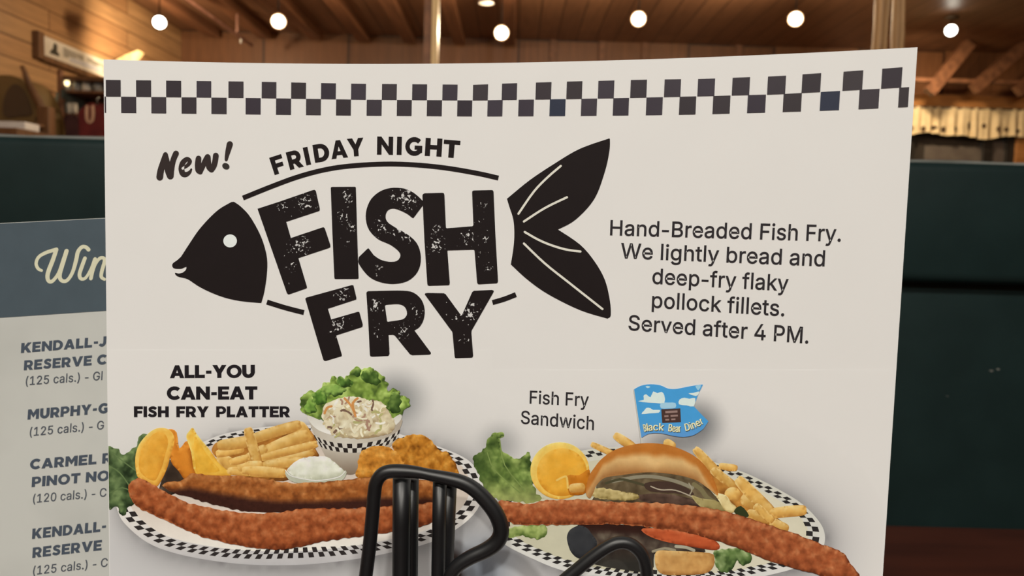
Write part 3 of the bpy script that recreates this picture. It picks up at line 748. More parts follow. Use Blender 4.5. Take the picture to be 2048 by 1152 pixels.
# heavy capitals, drawn in units of the cap height: width, then loops (each piece even-odd by itself)
def _bold():
    E = lambda cx, cy, rx, ry, a0, a1, n=10: [(cx + rx * cos(a0 + (a1 - a0) * i / n), cy + ry * sin(a0 + (a1 - a0) * i / n)) for i in range(n + 1)]
    B = {}
    B['A'] = (1.02, [[[(0, 0), (.37, 1), (.65, 1), (1.02, 0), (.73, 0), (.668, .18), (.352, .18), (.29, 0)], [(.42, .39), (.60, .39), (.51, .66)]]])
    B['E'] = (.77, [[[(0, 0), (0, 1), (.76, 1), (.76, .78), (.27, .78), (.27, .61), (.69, .61), (.69, .4), (.27, .4), (.27, .22), (.77, .22), (.77, 0)]]])
    B['F'] = (.75, [[[(0, 0), (0, 1), (.75, 1), (.75, .77), (.28, .77), (.28, .58), (.69, .58), (.69, .35), (.28, .35), (.28, 0)]]])
    B['I'] = (.28, [[[(0, 0), (0, 1), (.28, 1), (.28, 0)]]])
    B['H'] = (.92, [[[(0, 0), (0, 1), (.28, 1), (.28, .62), (.64, .62), (.64, 1), (.92, 1), (.92, 0), (.64, 0), (.64, .38), (.28, .38), (.28, 0)]]])
    B['T'] = (.84, [[[(0, 1), (.84, 1), (.84, .76), (.56, .76), (.56, 0), (.28, 0), (.28, .76), (0, .76)]]])
    B['L'] = (.70, [[[(0, 0), (0, 1), (.28, 1), (.28, .24), (.70, .24), (.70, 0)]]])
    B['N'] = (.95, [[[(0, 0), (0, 1), (.25, 1), (.68, .45), (.68, 1), (.95, 1), (.95, 0), (.71, 0), (.27, .57), (.27, 0)]]])
    B['Y'] = (.98, [[[(0, 1), (.32, 1), (.49, .66), (.67, 1), (.98, 1), (.63, .37), (.63, 0), (.35, 0), (.35, .36)]]])
    B['V'] = (1.05, [[[(0, 1), (.31, 1), (.53, .38), (.75, 1), (1.05, 1), (.66, 0), (.4, 0)]]])
    B['M'] = (1.08, [[[(0, 0), (0, 1), (.29, 1), (.54, .6), (.79, 1), (1.08, 1), (1.08, 0), (.81, 0), (.81, .58), (.54, .17), (.27, .58), (.27, 0)]]])
    B['K'] = (.95, [[[(0, 0), (0, 1), (.28, 1), (.28, .58), (.6, 1), (.93, 1), (.57, .57), (.95, 0), (.62, 0), (.38, .36), (.28, .25), (.28, 0)]]])
    B['P'] = (.84, [[[(0, 0), (0, 1), (.46, 1)] + E(.48, .65, .36, .35, pi / 2, -pi / 2) + [(.28, .30), (.28, 0)], [(.28, .77), (.45, .77)] + E(.45, .65, .11, .12, pi / 2, -pi / 2, 6) + [(.28, .53)]]])
    B['R'] = (.88, [[[(0, 0), (0, 1), (.46, 1)] + E(.48, .65, .36, .35, pi / 2, -pi * .33) + [(.88, 0), (.56, 0), (.37, .29), (.28, .29), (.28, 0)], [(.28, .77), (.45, .77)] + E(.45, .65, .11, .12, pi / 2, -pi / 2, 6) + [(.28, .53)]]])
    B['D'] = (.92, [[[(0, 0), (0, 1), (.4, 1)] + E(.4, .5, .52, .5, pi / 2, -pi / 2, 14), [(.28, .76), (.4, .76)] + E(.4, .5, .23, .26, pi / 2, -pi / 2, 10) + [(.28, .24)]]])
    B['U'] = (.90, [[[(0, 1), (.28, 1), (.28, .42)] + E(.45, .42, .17, .18, pi, 2 * pi, 8) + [(.62, 1), (.90, 1), (.90, .42)] + E(.45, .42, .45, .44, 0, -pi, 12)]])
    B['O'] = (1.08, [[E(.54, .5, .54, .52, 0, 2 * pi, 28)[:-1], E(.54, .5, .26, .27, 0, 2 * pi, 20)[:-1]]])
    B['C'] = (.93, [[stroke(E(.53, .5, .40, .39, pi * .24, pi * 1.76, 20), .26)]])
    B['G'] = (1.0, [[stroke(E(.53, .5, .40, .39, pi * .24, pi * 1.8, 20), .26)], [[(.55, .33), (.55, .55), (1.0, .55), (1.0, .17), (.74, .10), (.74, .33)]]])
    B['J'] = (.62, [[stroke(smooth_loop([(.48, 1), (.48, .62), (.47, .34), (.38, .18), (.24, .12), (.12, .16), (.03, .25)], 4, False), .26)]])
    B['S'] = (.80, [[stroke(smooth_loop([(.70, .77), (.58, .86), (.43, .885), (.27, .85), (.19, .74), (.24, .61), (.40, .53), (.56, .45), (.645, .33), (.60, .18), (.44, .115), (.24, .14), (.08, .25)], 4, False), .235)]])
    B['-'] = (.48, [[[(.06, .34), (.06, .56), (.43, .56), (.43, .34)]]])
    return B


BOLD = _bold()


def bold_layout(text, track=.10, space=.38):
    x, out = 0.0, []
    for ch in text:
        if ch == ' ':
            x += space
            continue
        wd, pieces = BOLD[ch]
        for pc in pieces:
            out.append([[(px + x, py) for (px, py) in l] for l in pc])
        x += wd + track
    return x - track, out


def light_layout(text, track=0.0):
    x, out = 0.0, []
    for ch in text:
        a, loops = GLYPHS[ch]
        if loops:
            ll = [[(l[i] / 509 + x, l[i + 1] / 509) for i in range(0, len(l), 2)] for l in loops]
            big = max(ll, key=lambda l: abs(area2(l)))
            sg = area2(big) > 0
            outer = [l for l in ll if (area2(l) > 0) == sg]
            holes = [l for l in ll if (area2(l) > 0) != sg]
            for o in outer:
                out.append([o] + [h for h in holes if inside([o], *h[0])])
        x += a / 509 + track
    return x, out


def lean_card(x):
    return -.0095 + .0755 * (x - 208) / 1620


def area2(l):
    return sum(l[i - 1][0] * l[i][1] - l[i][0] * l[i - 1][1] for i in range(len(l)))


def fatten(l, h):
    out = []
    n = len(l)
    for i, p in enumerate(l):
        a, b = l[i - 1], l[(i + 1) % n]
        u, v = (p[0] - a[0], p[1] - a[1]), (b[0] - p[0], b[1] - p[1])
        Lu, Lv = math.hypot(*u) or 1, math.hypot(*v) or 1
        nx, ny = u[1] / Lu + v[1] / Lv, -u[0] / Lu - v[0] / Lv
        L = math.hypot(nx, ny) or 1
        k = h / max(.5, L / 2)
        out.append((p[0] + nx / L * k, p[1] + ny / L * k))
    return out


def text_line(P, layout, A, B, capA, capB, col, step=8, lean=None, dl=0.0, grid=0, wear=None, fat=0.0):
    """lay a line of letters from baseline start A to baseline end B (picture coordinates)"""
    Wd, pieces = layout
    for k, pc in enumerate(pieces):
        lp = []
        for l in pc:
            q = []
            for (gx, gy) in l:
                t = gx / Wd
                bx, by = A[0] + (B[0] - A[0]) * t, A[1] + (B[1] - A[1]) * t
                cap = capA + (capB - capA) * t
                ln = lean if lean is not None else lean_card(bx)
                q.append((bx + ln * gy * cap, by - gy * cap))
            lp.append(q)
        if fat:
            big = max(lp, key=lambda l: abs(area2(l)))
            sg = 1 if area2(big) > 0 else -1
            lp = [fatten(l, fat * sg) for l in lp]
        P.add(lp, col, grid=grid, step=step, dl=dl + (k % 3) * 0.08, wear=wear)
    return P

# ------------------------------------------------------------------ the table card
card = thing('menu_card', 'white bowed table card headed Friday Night Fish Fry, standing behind the black wire caddy', 'menu card', (0, 0.19, 0.7535))


def card_sheet():
    vs, fs = [], []
    nx, nz = 110, 10
    for side in (0, 1):
        for j in range(nz + 1):
            for i in range(nx + 1):
                x = CARD.XL + (CARD.XR - CARD.XL) * i / nx
                z = CARD.ZB + (CARD.ZT - CARD.ZB) * j / nz
                n = Vector((CARD.dg(x), -1, 0)).normalized()
                vs.append(Vector((x, CARD.g(x), z)) - n * (0.00055 * side))
    N = (nx + 1) * (nz + 1)
    for j in range(nz):
        for i in range(nx):
            a = j * (nx + 1) + i
            fs.append((a, a + 1, a + nx + 2, a + nx + 1))
            fs.append((N + a, N + a + nx + 1, N + a + nx + 2, N + a + 1))
    rim = [i for i in range(nx + 1)] + [j * (nx + 1) + nx for j in range(1, nz + 1)] + [nz * (nx + 1) + i for i in range(nx - 1, -1, -1)] + [j * (nx + 1) for j in range(nz - 1, 0, -1)]
    for k in range(len(rim)):
        a, b = rim[k], rim[(k + 1) % len(rim)]
        fs.append((a, N + a, N + b, b))
    return mesh_obj('card_sheet', vs, fs, M['paper'], card)


card_sheet()

BLACK = (31, 24, 23)
CHECK = (56, 48, 50)

# checker border along the top
_TX = [226, 500, 720, 950, 1020, 1150, 1280, 1410, 1550, 1620, 1700, 1780]
_T0 = [160, 163.3, 167.7, 169.6, 166.8, 162.8, 159.7, 157.6, 152.4, 147.6, 142.4, 136.2]
_T1 = [193.3, 196, 199.4, 200.9, 199.8, 198, 195.4, 192.4, 188.8, 185.2, 180.8, 176.4]
_T2 = [225.6, 228.7, 231.3, 232.7, 232.6, 232, 230.6, 228.6, 224.6, 222.4, 219.4, 215.8]


def interp(x, X, Y):
    if x <= X[0]:
        return Y[0] + (Y[1] - Y[0]) * (x - X[0]) / (X[1] - X[0])
    for i in range(len(X) - 1):
        if x <= X[i + 1]:
            return Y[i] + (Y[i + 1] - Y[i]) * (x - X[i]) / (X[i + 1] - X[i])
    return Y[-1] + (Y[-1] - Y[-2]) * (x - X[-1]) / (X[-1] - X[-2])


s6, s7 = 2.4976, 2.3814
top = [(200 + a / s6, 200 + b / s6) for a, b in ((30, 104), (181, 256), (331, 406), (483, 556), (642, 717), (808, 881), (955, 1029), (1104, 1178), (1254, 1328), (1408, 1482), (1559, 1633), (1710, 1785), (1862, 1937))]
top += [(1000 + a / s7, 1000 + b / s7) for a, b in ((8, 80), (169, 243), (316, 390), (466, 542), (620, 697), (781, 859), (940, 1021), (1104, 1187), (1272, 1358), (1436, 1525), (1631, 1725), (1815, 1911))]
bot = [(200 + a / s6, 200 + b / s6) for a, b in ((19, 30), (106, 181), (257, 331), (408, 482), (557, 633), (728, 803), (880, 955), (1030, 1104), (1180, 1254), (1333, 1408), (1484, 1558), (1634, 1709), (1786, 1860), (1937, 2012))]
bot += [(1000 + a / s7, 1000 + b / s7) for a, b in ((89, 162), (238, 313), (388, 463), (540, 615), (698, 776), (856, 935), (1016, 1098), (1181, 1267), (1351, 1438), (1528, 1620), (1713, 1808), (1902, 1949))]
P = Print(CARD, 1)
random.seed(4)
for row, A, Bq, spans in ((0, _T0, _T1, top), (1, _T1, _T2, bot)):
    for k, (a, b) in enumerate(spans):
        v = random.uniform(-5, 5)
        c = (CHECK[0] + v, CHECK[1] + v, CHECK[2] + v + random.uniform(-1, 5))
        if row == 1 and k in (15, 23):
            c = (44, 48, 62)
        la, lb = lean_card(a), lean_card(b)
        q = []
        for (x, F, ln) in ((a, A, la), (b, A, lb), (b, Bq, lb), (a, Bq, la)):
            yy = interp((a + b) / 2, _TX, F)
            ymid = interp((a + b) / 2, _TX, _T1)
            sl = (interp(b, _TX, F) - interp(a, _TX, F)) / (b - a)
            q.append((x + ln * (ymid - yy) * 1.0, yy + sl * (x - (a + b) / 2)))
        P.add([q], c, step=14)
P.build('checker_border', M['ink_check'], card, 'black and white checker border in two rows')

# ---- the fish emblem: head, tail, arcs
P = Print(CARD, 1)
head = smooth_loop([(463, 404), (439, 418), (418, 437), (397, 461), (380, 486), (362.5, 513)], 4, False)[:-1] + \
    smooth_loop([(362.5, 513), (355, 520), (347, 525.6), (344.6, 530), (346, 535), (351, 537.3), (362.5, 537.5), (369, 534.8)], 3, False) + \
    [(373, 533.5), (373, 537), (371, 541)] + \
    smooth_loop([(366, 545), (358, 547), (350.6, 545.5), (351, 549), (355, 552.5), (361, 554.5), (376, 558.6), (397, 572.5), (421.5, 584.7), (449, 595), (480.5, 602), (522, 606)], 3, False) + \
    smooth_loop([(523, 605), (529, 583), (534, 548), (534.3, 517), (527, 486), (515, 458), (498, 430), (480.5, 412), (468, 403.5)], 4, False)
eye = ellipse(460.5, 481.8, 13.2, 12.6)
P.add([head, eye], BLACK, grid=22)
emblem = P.build('fish_emblem', M['ink'], card, 'black fish head looking left')
P = Print(CARD, 2)
P.add([ellipse(460.5, 481.8, 13.6, 13.0)], (222, 222, 212), grid=8)
P.build('fish_eye', M['ink'], emblem, 'round white fish eye')
P = Print(CARD, 1)
tail = smooth_loop([(1219, 276.7), (1160, 297.5), (1110, 326.7), (1060, 360), (1014, 397.5)], 5, False)[:-1] + \
    smooth_loop([(1014, 397.5), (1019, 414), (1026.7, 439), (1028.8, 468), (1026.7, 497.5), (1021.7, 528.8)], 4, False)[:-1] + \
    smooth_loop([(1021.7, 528.8), (1056, 560), (1097.5, 589), (1160, 620), (1215, 637)], 5, False) + \
    smooth_loop([(1219, 635), (1221.7, 629), (1220, 601.7), (1210, 560), (1189, 522.5), (1160, 489), (1116, 459)], 4, False)[:-1] + \
    smooth_loop([(1116, 459), (1151.7, 439), (1189, 397.5), (1210, 343), (1219, 301.7), (1220, 279)], 5, False)
P.add([tail], BLACK, grid=22)
ft = P.build('tail_fin', M['ink'], emblem, 'black forked fish tail with four white rays')
P = Print(CARD, 2)
for q in ([(1037, 427.5), (1068, 383), (1096, 354), (1121.7, 332)], [(1048, 443), (1090, 416), (1134, 394.6)], [(1049.6, 464), (1076, 479), (1101.7, 490), (1132, 499), (1161, 503)], [(1048, 487), (1090, 527), (1139, 566), (1205, 618)]):
    P.add([stroke(q, 4.4, 'round', 4)], (216, 208, 190), step=10)
P.build('fin_rays', M['ink'], emblem, 'white fin rays')
P = Print(CARD, 1)
P.add([stroke([(486, 396), (543, 373), (595, 354), (647, 340), (699, 332), (768, 328), (827, 329.5), (889, 335.5), (952, 346), (997, 356)], 9.6, 'butt', 5)], BLACK, step=10)
P.add([stroke([(534, 604), (571, 615.5), (608, 625)], 10, 'butt', 3)], BLACK, step=10)
P.add([stroke([(985, 605), (1009, 598), (1032, 589)], 10, 'butt', 3)], BLACK, step=10)
P.build('body_outline', M['ink'], emblem, 'curved black outline strokes of the fish body')

# ---- FISH FRY
LET = {
    'F': [[(515.3, 417.5), (560, 403), (626.4, 380), (629.5, 379.6), (632, 382), (640, 418), (639, 421.5), (572.6, 443.5), (582, 476), (645, 454.8), (648, 454.6), (650, 457), (661, 490), (661, 493.5), (659, 495.5), (597, 516), (614, 573), (614, 575.5), (612, 577), (579, 588.3), (576.5, 588.5), (574, 586)]],
    'I': [[(661.8, 377), (662.4, 374.6), (664.6, 373.8), (709.7, 373.5), (711.6, 374.2), (712, 376.3), (714.5, 466), (717.4, 555), (717, 557), (715, 557.6), (671.5, 557.8), (669.4, 557), (668.9, 555), (665, 466)]],
    'S': [smooth_loop([(847.5, 404), (838, 394), (826.7, 385), (814, 379), (801.7, 376), (781, 376), (760, 383), (743, 397.5), (733.5, 418), (732, 439), (738.5, 460), (756, 478), (781, 489.5), (797, 502), (801, 512), (793.5, 522), (776.7, 523.3), (760, 518.5), (747.5, 510)], 3, False)[:-1] + [(747.5, 510), (738, 497), (735.5, 497)] + smooth_loop([(718, 514), (717, 520), (718, 527.5), (729, 543.5), (743, 556.5), (764, 565), (789, 567.7), (814, 562.5), (831, 549.6), (840.5, 531), (841.3, 507), (833, 485), (814, 468), (789, 453.8), (774.6, 443), (771.4, 431), (776.7, 420), (789, 417), (806, 423)], 3, False) + [(816, 428.5), (824, 435), (827, 436), (836, 424), (848, 408)]],
    'H': [[(845, 391), (846.4, 388), (849.6, 386.6), (885, 385.6), (888, 386.6), (889, 389.6), (892, 455), (894, 456.5), (945, 452.5), (947, 450), (944.4, 385), (945, 382), (948, 381), (983, 380), (986, 380.8), (987.3, 383.5), (991, 470), (996.2, 561), (995.6, 565), (993, 566.4), (958, 568.4), (955.6, 567.4), (954.4, 564.6), (949.3, 501), (947.5, 499.2), (896, 500.6), (895, 502), (899.8, 566), (899, 569.4), (896.6, 570.2), (858.6, 571.4), (855.6, 570.4), (854.8, 567), (849, 480)]],
    'f': [[(610.8, 597.5), (613, 595), (704, 570), (707, 570.6), (713, 595), (713, 598.6), (656, 617.2), (662.6, 638.8), (716, 623.4), (719, 624), (725.8, 649), (725, 653.6), (672.5, 670.6), (684, 709), (683.6, 712.5), (652, 722), (648.6, 721.5), (646.6, 718.5)]],
    'R': [[(733, 586), (734, 583.4), (737, 582.2)] + smooth_loop([(737, 582.2), (770, 581.4), (806, 581.2), (827, 585), (843, 599), (849.6, 619), (847.5, 639), (839.5, 653.5), (829, 660.6)], 3, False) + [(862, 705), (862, 708), (859, 709.4), (825, 710.6), (820, 708.4), (790, 671), (786, 669.4), (777.4, 669.6), (779.4, 708), (777, 712), (745, 713.4), (741, 712.6), (740, 709), (736.6, 640)], [(770, 611), (772.6, 609.4)] + smooth_loop([(772.6, 609.4), (797, 608), (810, 614), (814.3, 627), (808.5, 637), (797, 640.4)], 3, False) + [(776, 643.4), (774.4, 642)]],
    'Y': [[(849.6, 588.6), (851, 586.4), (856, 585.8), (888, 586.4), (891.6, 588.4), (922.4, 630.6), (924, 630.6), (944.6, 584), (948, 581.4), (984, 579.8), (987.6, 581), (987.6, 583.6), (943.4, 661), (943, 666), (946.6, 711), (945.6, 714.6), (943, 715.5), (912.6, 716.4), (910.2, 715.6), (909.4, 712.4), (905.4, 667), (904.4, 663)]],
}


def z4(x, y):
    return (300 + x / 2.88, 260 + y / 2.88)


def z5(x, y):
    return (660 + x / 2.4, 260 + y / 2.4)


WEAR = [(z4(895, 420), 17, .17), (z4(765, 445), 9, .15), (z4(870, 660), 17, .16), (z4(820, 690), 8, .13), (z4(800, 880), 6, .09), (z4(825, 790), 12, .1),
        (z4(1137, 390), 12, .17), (z4(1105, 500), 12, .15), (z4(1160, 560), 10, .11), (z4(1125, 650), 9, .1),
        (z5(365, 335), 20, .17), (z5(305, 325), 9, .14), (z5(245, 470), 15, .14), (z5(310, 480), 14, .13), (z5(370, 510), 13, .13), (z5(225, 670), 13, .1), (z5(400, 350), 10, .15),
        (z5(510, 550), 15, .17), (z5(510, 480), 12, .12), (z5(660, 515), 14, .14), (z5(740, 520), 12, .13), (z5(735, 360), 10, .12), (z5(765, 660), 8, .14), (z5(735, 600), 14, .08), (z5(725, 440), 9, .11),
        (z5(60, 785), 15, .16), (z5(40, 935), 16, .16), (z5(220, 840), 14, .16), (z5(355, 965), 14, .14), (z5(420, 880), 14, .1), (z5(235, 960), 14, .08), (z5(400, 850), 9, .1),
        (z5(675, 885), 15, .17), (z5(690, 840), 10, .13), (z5(560, 860), 8, .11), (z5(650, 1000), 14, .07), (z5(600, 900), 8, .1)]


def wear(x, y):
    v = -0.10
    for (p, r, a) in WEAR:
        d = ((p[0] - x) ** 2 + (p[1] - y) ** 2) / (r * r)
        if d < 6:
            v = max(v, -0.10 + (a + 0.10) * exp(-d * 0.55))
    return v


P = Print(CARD, 3)
for i, k in enumerate('FISHfRY'):
    P.add(LET[k], BLACK, grid=5, step=6, wear=wear, dl=i * 0.1)
P.build('fish_fry_lettering', M['ink_worn'], card, 'large worn black FISH FRY lettering')

# ---- FRIDAY NIGHT on the arc
P = Print(CARD, 1)
for ch, bx, by, ang, wd, h in (('F', 549.6, 350, -18, 25, 36), ('R', 580.5, 340, -14.5, 28.5, 36), ('I', 613, 330.8, -12, 9.6, 36), ('D', 630.5, 325.6, -9, 31, 36), ('A', 663.5, 318.2, -6.5, 33, 36), ('Y', 696.5, 313.6, -4.5, 33, 36),
                               ('N', 754, 309, 1, 32, 36), ('I', 793.5, 309.4, 1.5, 9.6, 36), ('G', 810, 310, 2.5, 34, 36), ('H', 849.6, 311.5, 3.2, 33.5, 36), ('T', 885.5, 314, 4.5, 33, 35)):
    W0, pieces = BOLD[ch]
    ca, sa = cos(radians(ang)), sin(radians(ang))
    for k, pc in enumerate(pieces):
        P.add([[(bx + gx / W0 * wd * ca + gy * h * sa, by + gx / W0 * wd * sa - gy * h * ca) for (gx, gy) in l] for l in pc], BLACK, step=9, dl=k * 0.1)
P.build('friday_night_lettering', M['ink'], card, 'arched black capitals reading FRIDAY NIGHT')

# ---- New!
P = Print(CARD, 1)


def zn(pts):
    return [(290 + x / 7.585, 270 + y / 7.585) for x, y in pts]


for k, (pts, wds, sm) in enumerate((
        ([(225, 640), (240, 540), (280, 400), (312, 300)], [13.6, 13, 11.4, 10], 3),
        ([(312, 296), (335, 430), (355, 540), (385, 622)], [9.6, 12.4, 13.6, 13.6], 3),
        ([(385, 622), (405, 500), (430, 380), (472, 280)], [13.6, 11.4, 11.4, 11.6], 3),
        ([(575, 505), (650, 455), (682, 400), (640, 366), (575, 420), (553, 510), (575, 585), (625, 598), (678, 565), (704, 520)], [5.5, 7, 8.2, 9, 10.4, 11.4, 11.4, 10, 6.5, 3.6], 4),
        ([(814, 356), (806, 440), (812, 530), (840, 560)], [11.4, 12.4, 12.4, 10], 3),
        ([(840, 565), (880, 470), (915, 390), (950, 335)], [8.5, 10, 10.4, 11.4], 3),
        ([(952, 335), (962, 420), (975, 490), (1010, 525)], [12, 11.4, 11.4, 11.4], 3),
        ([(1010, 525), (1045, 470), (1066, 390), (1076, 312)], [11, 11.4, 11.4, 11.6], 3),
        ([(1288, 140), (1262, 240), (1243, 320), (1233, 375)], [12.4, 10.4, 8, 6], 3))):
    P.add([stroke(zn(pts), wds, 'round', sm)], (52, 42, 39), step=6, dl=k * 0.1)
P.add([ellipse(290 + 1228 / 7.585, 270 + 474 / 7.585, 7.6, 6.2, 16, 0.5)], (52, 46, 42), step=6)
P.build('new_lettering', M['ink'], card, 'brush-written word New!')

# ---- headings and text
P = Print(CARD, 3)
K2 = (33, 28, 30)
text_line(P, bold_layout('ALL-YOU', .05), (340.6, 756), (509.5, 755), 25.2, 25.2, K2, fat=.4)
text_line(P, bold_layout('CAN-EAT', .06), (334.4, 799), (514.5, 798.4), 25.6, 25.6, K2, fat=.4)
text_line(P, bold_layout('FISH FRY PLATTER', .085, .60), (268.6, 834), (580, 834.2), 21.2, 21.4, K2, fat=.35)
P.build('platter_heading', M['ink'], card, 'heavy capitals reading ALL-YOU CAN-EAT FISH FRY PLATTER')
P = Print(CARD, 1)
K3 = (46, 41, 42)
for t, A, Bq, c1, c2 in (('Hand-Breaded Fish Fry.', (1217, 470), (1684, 483), 29.6, 32),
                         ('We lightly bread and', (1241, 516), (1652, 532.5), 29.8, 31.4),
                         ('deep-fry flaky', (1303, 567), (1577, 582), 30.2, 31.4),
                         ('pollock fillets.', (1301, 614.6), (1571, 632.4), 30.2, 31.4),
                         ('Served after 4 PM.', (1255, 659.5), (1619, 687), 29.6, 32)):
    text_line(P, light_layout(t, 0.012), A, Bq, c1, c2, K3, step=7, fat=.5)
P.build('description_text', M['ink'], card, 'light grey-black paragraph about hand-breaded fish fry')
P = Print(CARD, 3)
text_line(P, light_layout('Fish Fry', 0.012), (1057, 806.6), (1178, 812.6), 25.4, 26, K3, step=7, fat=.45)
text_line(P, light_layout('Sandwich', 0.012), (1040.5, 846.6), (1190, 860), 25.6, 26.6, K3, step=7, fat=.45)
P.build('sandwich_heading', M['ink'], card, 'light lettering reading Fish Fry Sandwich')

# ------------------------------------------------------------------ the two printed food pictures
PAPER_C = (221, 213, 203)


def z8(*p):
    return [(200 + x / 2.667, 720 + y / 2.667) for x, y in p]


def y1(*p):
    return [(560 + x / 2.667, 720 + y / 2.667) for x, y in p]


def y2(*p):
    return [(920 + x / 2.795, 740 + y / 2.795) for x, y in p]


def y3(*p):
    return [(1240 + x / 2.796, 740 + y / 2.796) for x, y in p]


RIM1 = smooth_loop([(228, 985), (234, 1016), (249, 1046), (294, 1084), (350, 1106), (425, 1121), (500, 1129), (575, 1130), (635, 1127), (717, 1117), (785, 1104), (860, 1085), (916, 1056), (954, 1020), (967, 978), (957, 945), (935, 919), (886, 896), (800, 868), (720, 855), (640, 850), (579, 851), (537, 853), (485, 860), (440, 870), (405, 884), (350, 905), (280, 935), (240, 960)], 4)
RIM2 = smooth_loop([(985, 1045), (996, 1075), (1015, 1092), (1063, 1116), (1120, 1139), (1200, 1158), (1300, 1168), (1450, 1166), (1537, 1150), (1600, 1132), (1640, 1104), (1650, 1075), (1640, 1045), (1605, 1008), (1562, 981), (1512, 955), (1470, 938), (1380, 910), (1280, 895), (1180, 898), (1090, 925), (1015, 985)], 4)
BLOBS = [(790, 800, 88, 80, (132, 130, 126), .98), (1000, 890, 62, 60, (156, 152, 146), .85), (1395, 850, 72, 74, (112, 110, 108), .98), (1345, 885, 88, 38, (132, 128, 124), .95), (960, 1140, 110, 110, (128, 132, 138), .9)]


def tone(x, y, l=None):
    """the soft grey tone printed around the food pictures, running out into the paper white, plus painted light falloff lower down"""
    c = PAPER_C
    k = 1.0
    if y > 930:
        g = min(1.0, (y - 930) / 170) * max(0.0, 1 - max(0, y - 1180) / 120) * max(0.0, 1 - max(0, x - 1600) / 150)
        c = mixc(c, (193, 188, 184), .6 * g)  # lower card greyed: printed plate shade plus painted light falloff
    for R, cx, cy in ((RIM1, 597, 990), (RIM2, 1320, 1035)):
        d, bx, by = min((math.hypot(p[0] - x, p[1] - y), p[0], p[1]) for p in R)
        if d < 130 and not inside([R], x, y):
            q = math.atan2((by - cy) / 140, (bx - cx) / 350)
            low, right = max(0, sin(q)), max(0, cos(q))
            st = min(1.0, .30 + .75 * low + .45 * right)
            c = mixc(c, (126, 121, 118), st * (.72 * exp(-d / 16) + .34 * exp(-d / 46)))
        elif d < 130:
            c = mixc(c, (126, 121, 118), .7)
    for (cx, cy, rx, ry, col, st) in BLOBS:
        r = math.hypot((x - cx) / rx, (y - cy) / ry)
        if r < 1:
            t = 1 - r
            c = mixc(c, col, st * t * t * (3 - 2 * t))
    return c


def arc_angles(out, n):
    m = 720
    pts = [out(2 * pi * i / m) for i in range(m + 1)]
    S = [0.0]
    for i in range(m):
        S.append(S[-1] + math.hypot(pts[i + 1][0] - pts[i][0], pts[i + 1][1] - pts[i][1]))
    res, j = [], 0
    for k in range(n + 1):
        t = S[-1] * k / n
        while j < m - 1 and S[j + 1] < t:
            j += 1
        res.append(2 * pi * (j + (t - S[j]) / max(1e-9, S[j + 1] - S[j])) / m)
    return res


def plate_bands(P, cx, cy, out, bands, n, col, dl=0.0):
    """two rows of small checks following the rim; out(q) -> rim point, bands(q) -> (k_outer, k_inner)"""
    AA = arc_angles(out, n)
    for i in range(n):
        for row in (0, 1):
            if (i + row) % 2:
                continue
            qa, qb = AA[i], AA[i + 1]
            loop = []
            for q, e in ((qa, 0), (qb, 0), (qb, 1), (qa, 1)):
                ko, ki = bands(q)
                km = (ko + ki) / 2
                k = (ko, km)[row] if e == 0 else (km, ki)[row]
                x, y = out(q)
                loop.append((cx + (x - cx) * k, cy + (y - cy) * k))
            P.add([loop], col, step=12, dl=dl)


def radial(loop, cx, cy):
    ang = sorted((math.atan2(y - cy, x - cx) % (2 * pi), math.hypot(x - cx, y - cy)) for x, y in loop)

    def f(q):
        q %= 2 * pi
        for i in range(len(ang)):
            a, ra = ang[i - 1]
            b, rb = ang[i]
            if i == 0:
                a -= 2 * pi
                if q > ang[-1][0]:
                    q2 = q - 2 * pi
                else:
                    q2 = q
            else:
                q2 = q
            if a <= q2 <= b:
                r = ra + (rb - ra) * (q2 - a) / max(1e-6, b - a)
                return (cx + r * cos(q), cy + r * sin(q))
        r = ang[0][1]
        return (cx + r * cos(q), cy + r * sin(q))
    return f


def fry(P, a, b, wd, seed=0, dl=0.0, tone=0.0):
    """one printed french fry from a to b"""
    rnd = random.Random(seed)
    dx, dy = b[0] - a[0], b[1] - a[1]
    L = math.hypot(dx, dy) or 1
    nx, ny = -dy / L, dx / L
    h = wd / 2
    loop = [(a[0] - nx * h * .8, a[1] - ny * h * .8), ((a[0] + b[0]) / 2 - nx * h * rnd.uniform(.9, 1.1), (a[1] + b[1]) / 2 - ny * h * rnd.uniform(.9, 1.1)), (b[0] - nx * h * .85, b[1] - ny * h * .85),
            (b[0] + dx / L * h * .4, b[1] + dy / L * h * .4), (b[0] + nx * h * .85, b[1] + ny * h * .85), ((a[0] + b[0]) / 2 + nx * h * rnd.uniform(.9, 1.1), (a[1] + b[1]) / 2 + ny * h * rnd.uniform(.9, 1.1)), (a[0] + nx * h * .8, a[1] + ny * h * .8), (a[0] - dx / L * h * .4, a[1] - dy / L * h * .4)]
    loop = smooth_loop(loop, 3)
    v = rnd.uniform(-12, 12) + tone
    mid = (218 + v, 168 + v * .9, 86 + v * .6)
    P.add([loop], food(mid, (178, 120, 52), (242, 212, 148), R=wd * .5, seed=seed, relief=.95, mott=.35, freq=.06), grid=max(4, wd * .22), step=5, dl=dl)


# ======================= platter =======================
rimS = RIM1
pcx, pcy = 597, 990
rf = radial(rimS, pcx, pcy)
P = Print(CARD, 1.5)
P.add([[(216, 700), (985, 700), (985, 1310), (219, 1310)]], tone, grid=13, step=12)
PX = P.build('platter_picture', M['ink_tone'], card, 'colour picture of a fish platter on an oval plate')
P = Print(CARD, 3)
P.add([rimS], lambda x, y, l: mixc((226, 216, 204), (186, 180, 176), max(0, (y - 1040) / 90)) if y > 985 else (216, 208, 198), grid=20, step=10)
well = [(pcx + (x - pcx) * .93, pcy - 8 + (y - pcy) * .86) for x, y in rimS]
P.add([well], lambda x, y, l: mixc((208, 190, 172), (236, 224, 208), (y - 990) / 100), grid=20, step=10, dl=.5)


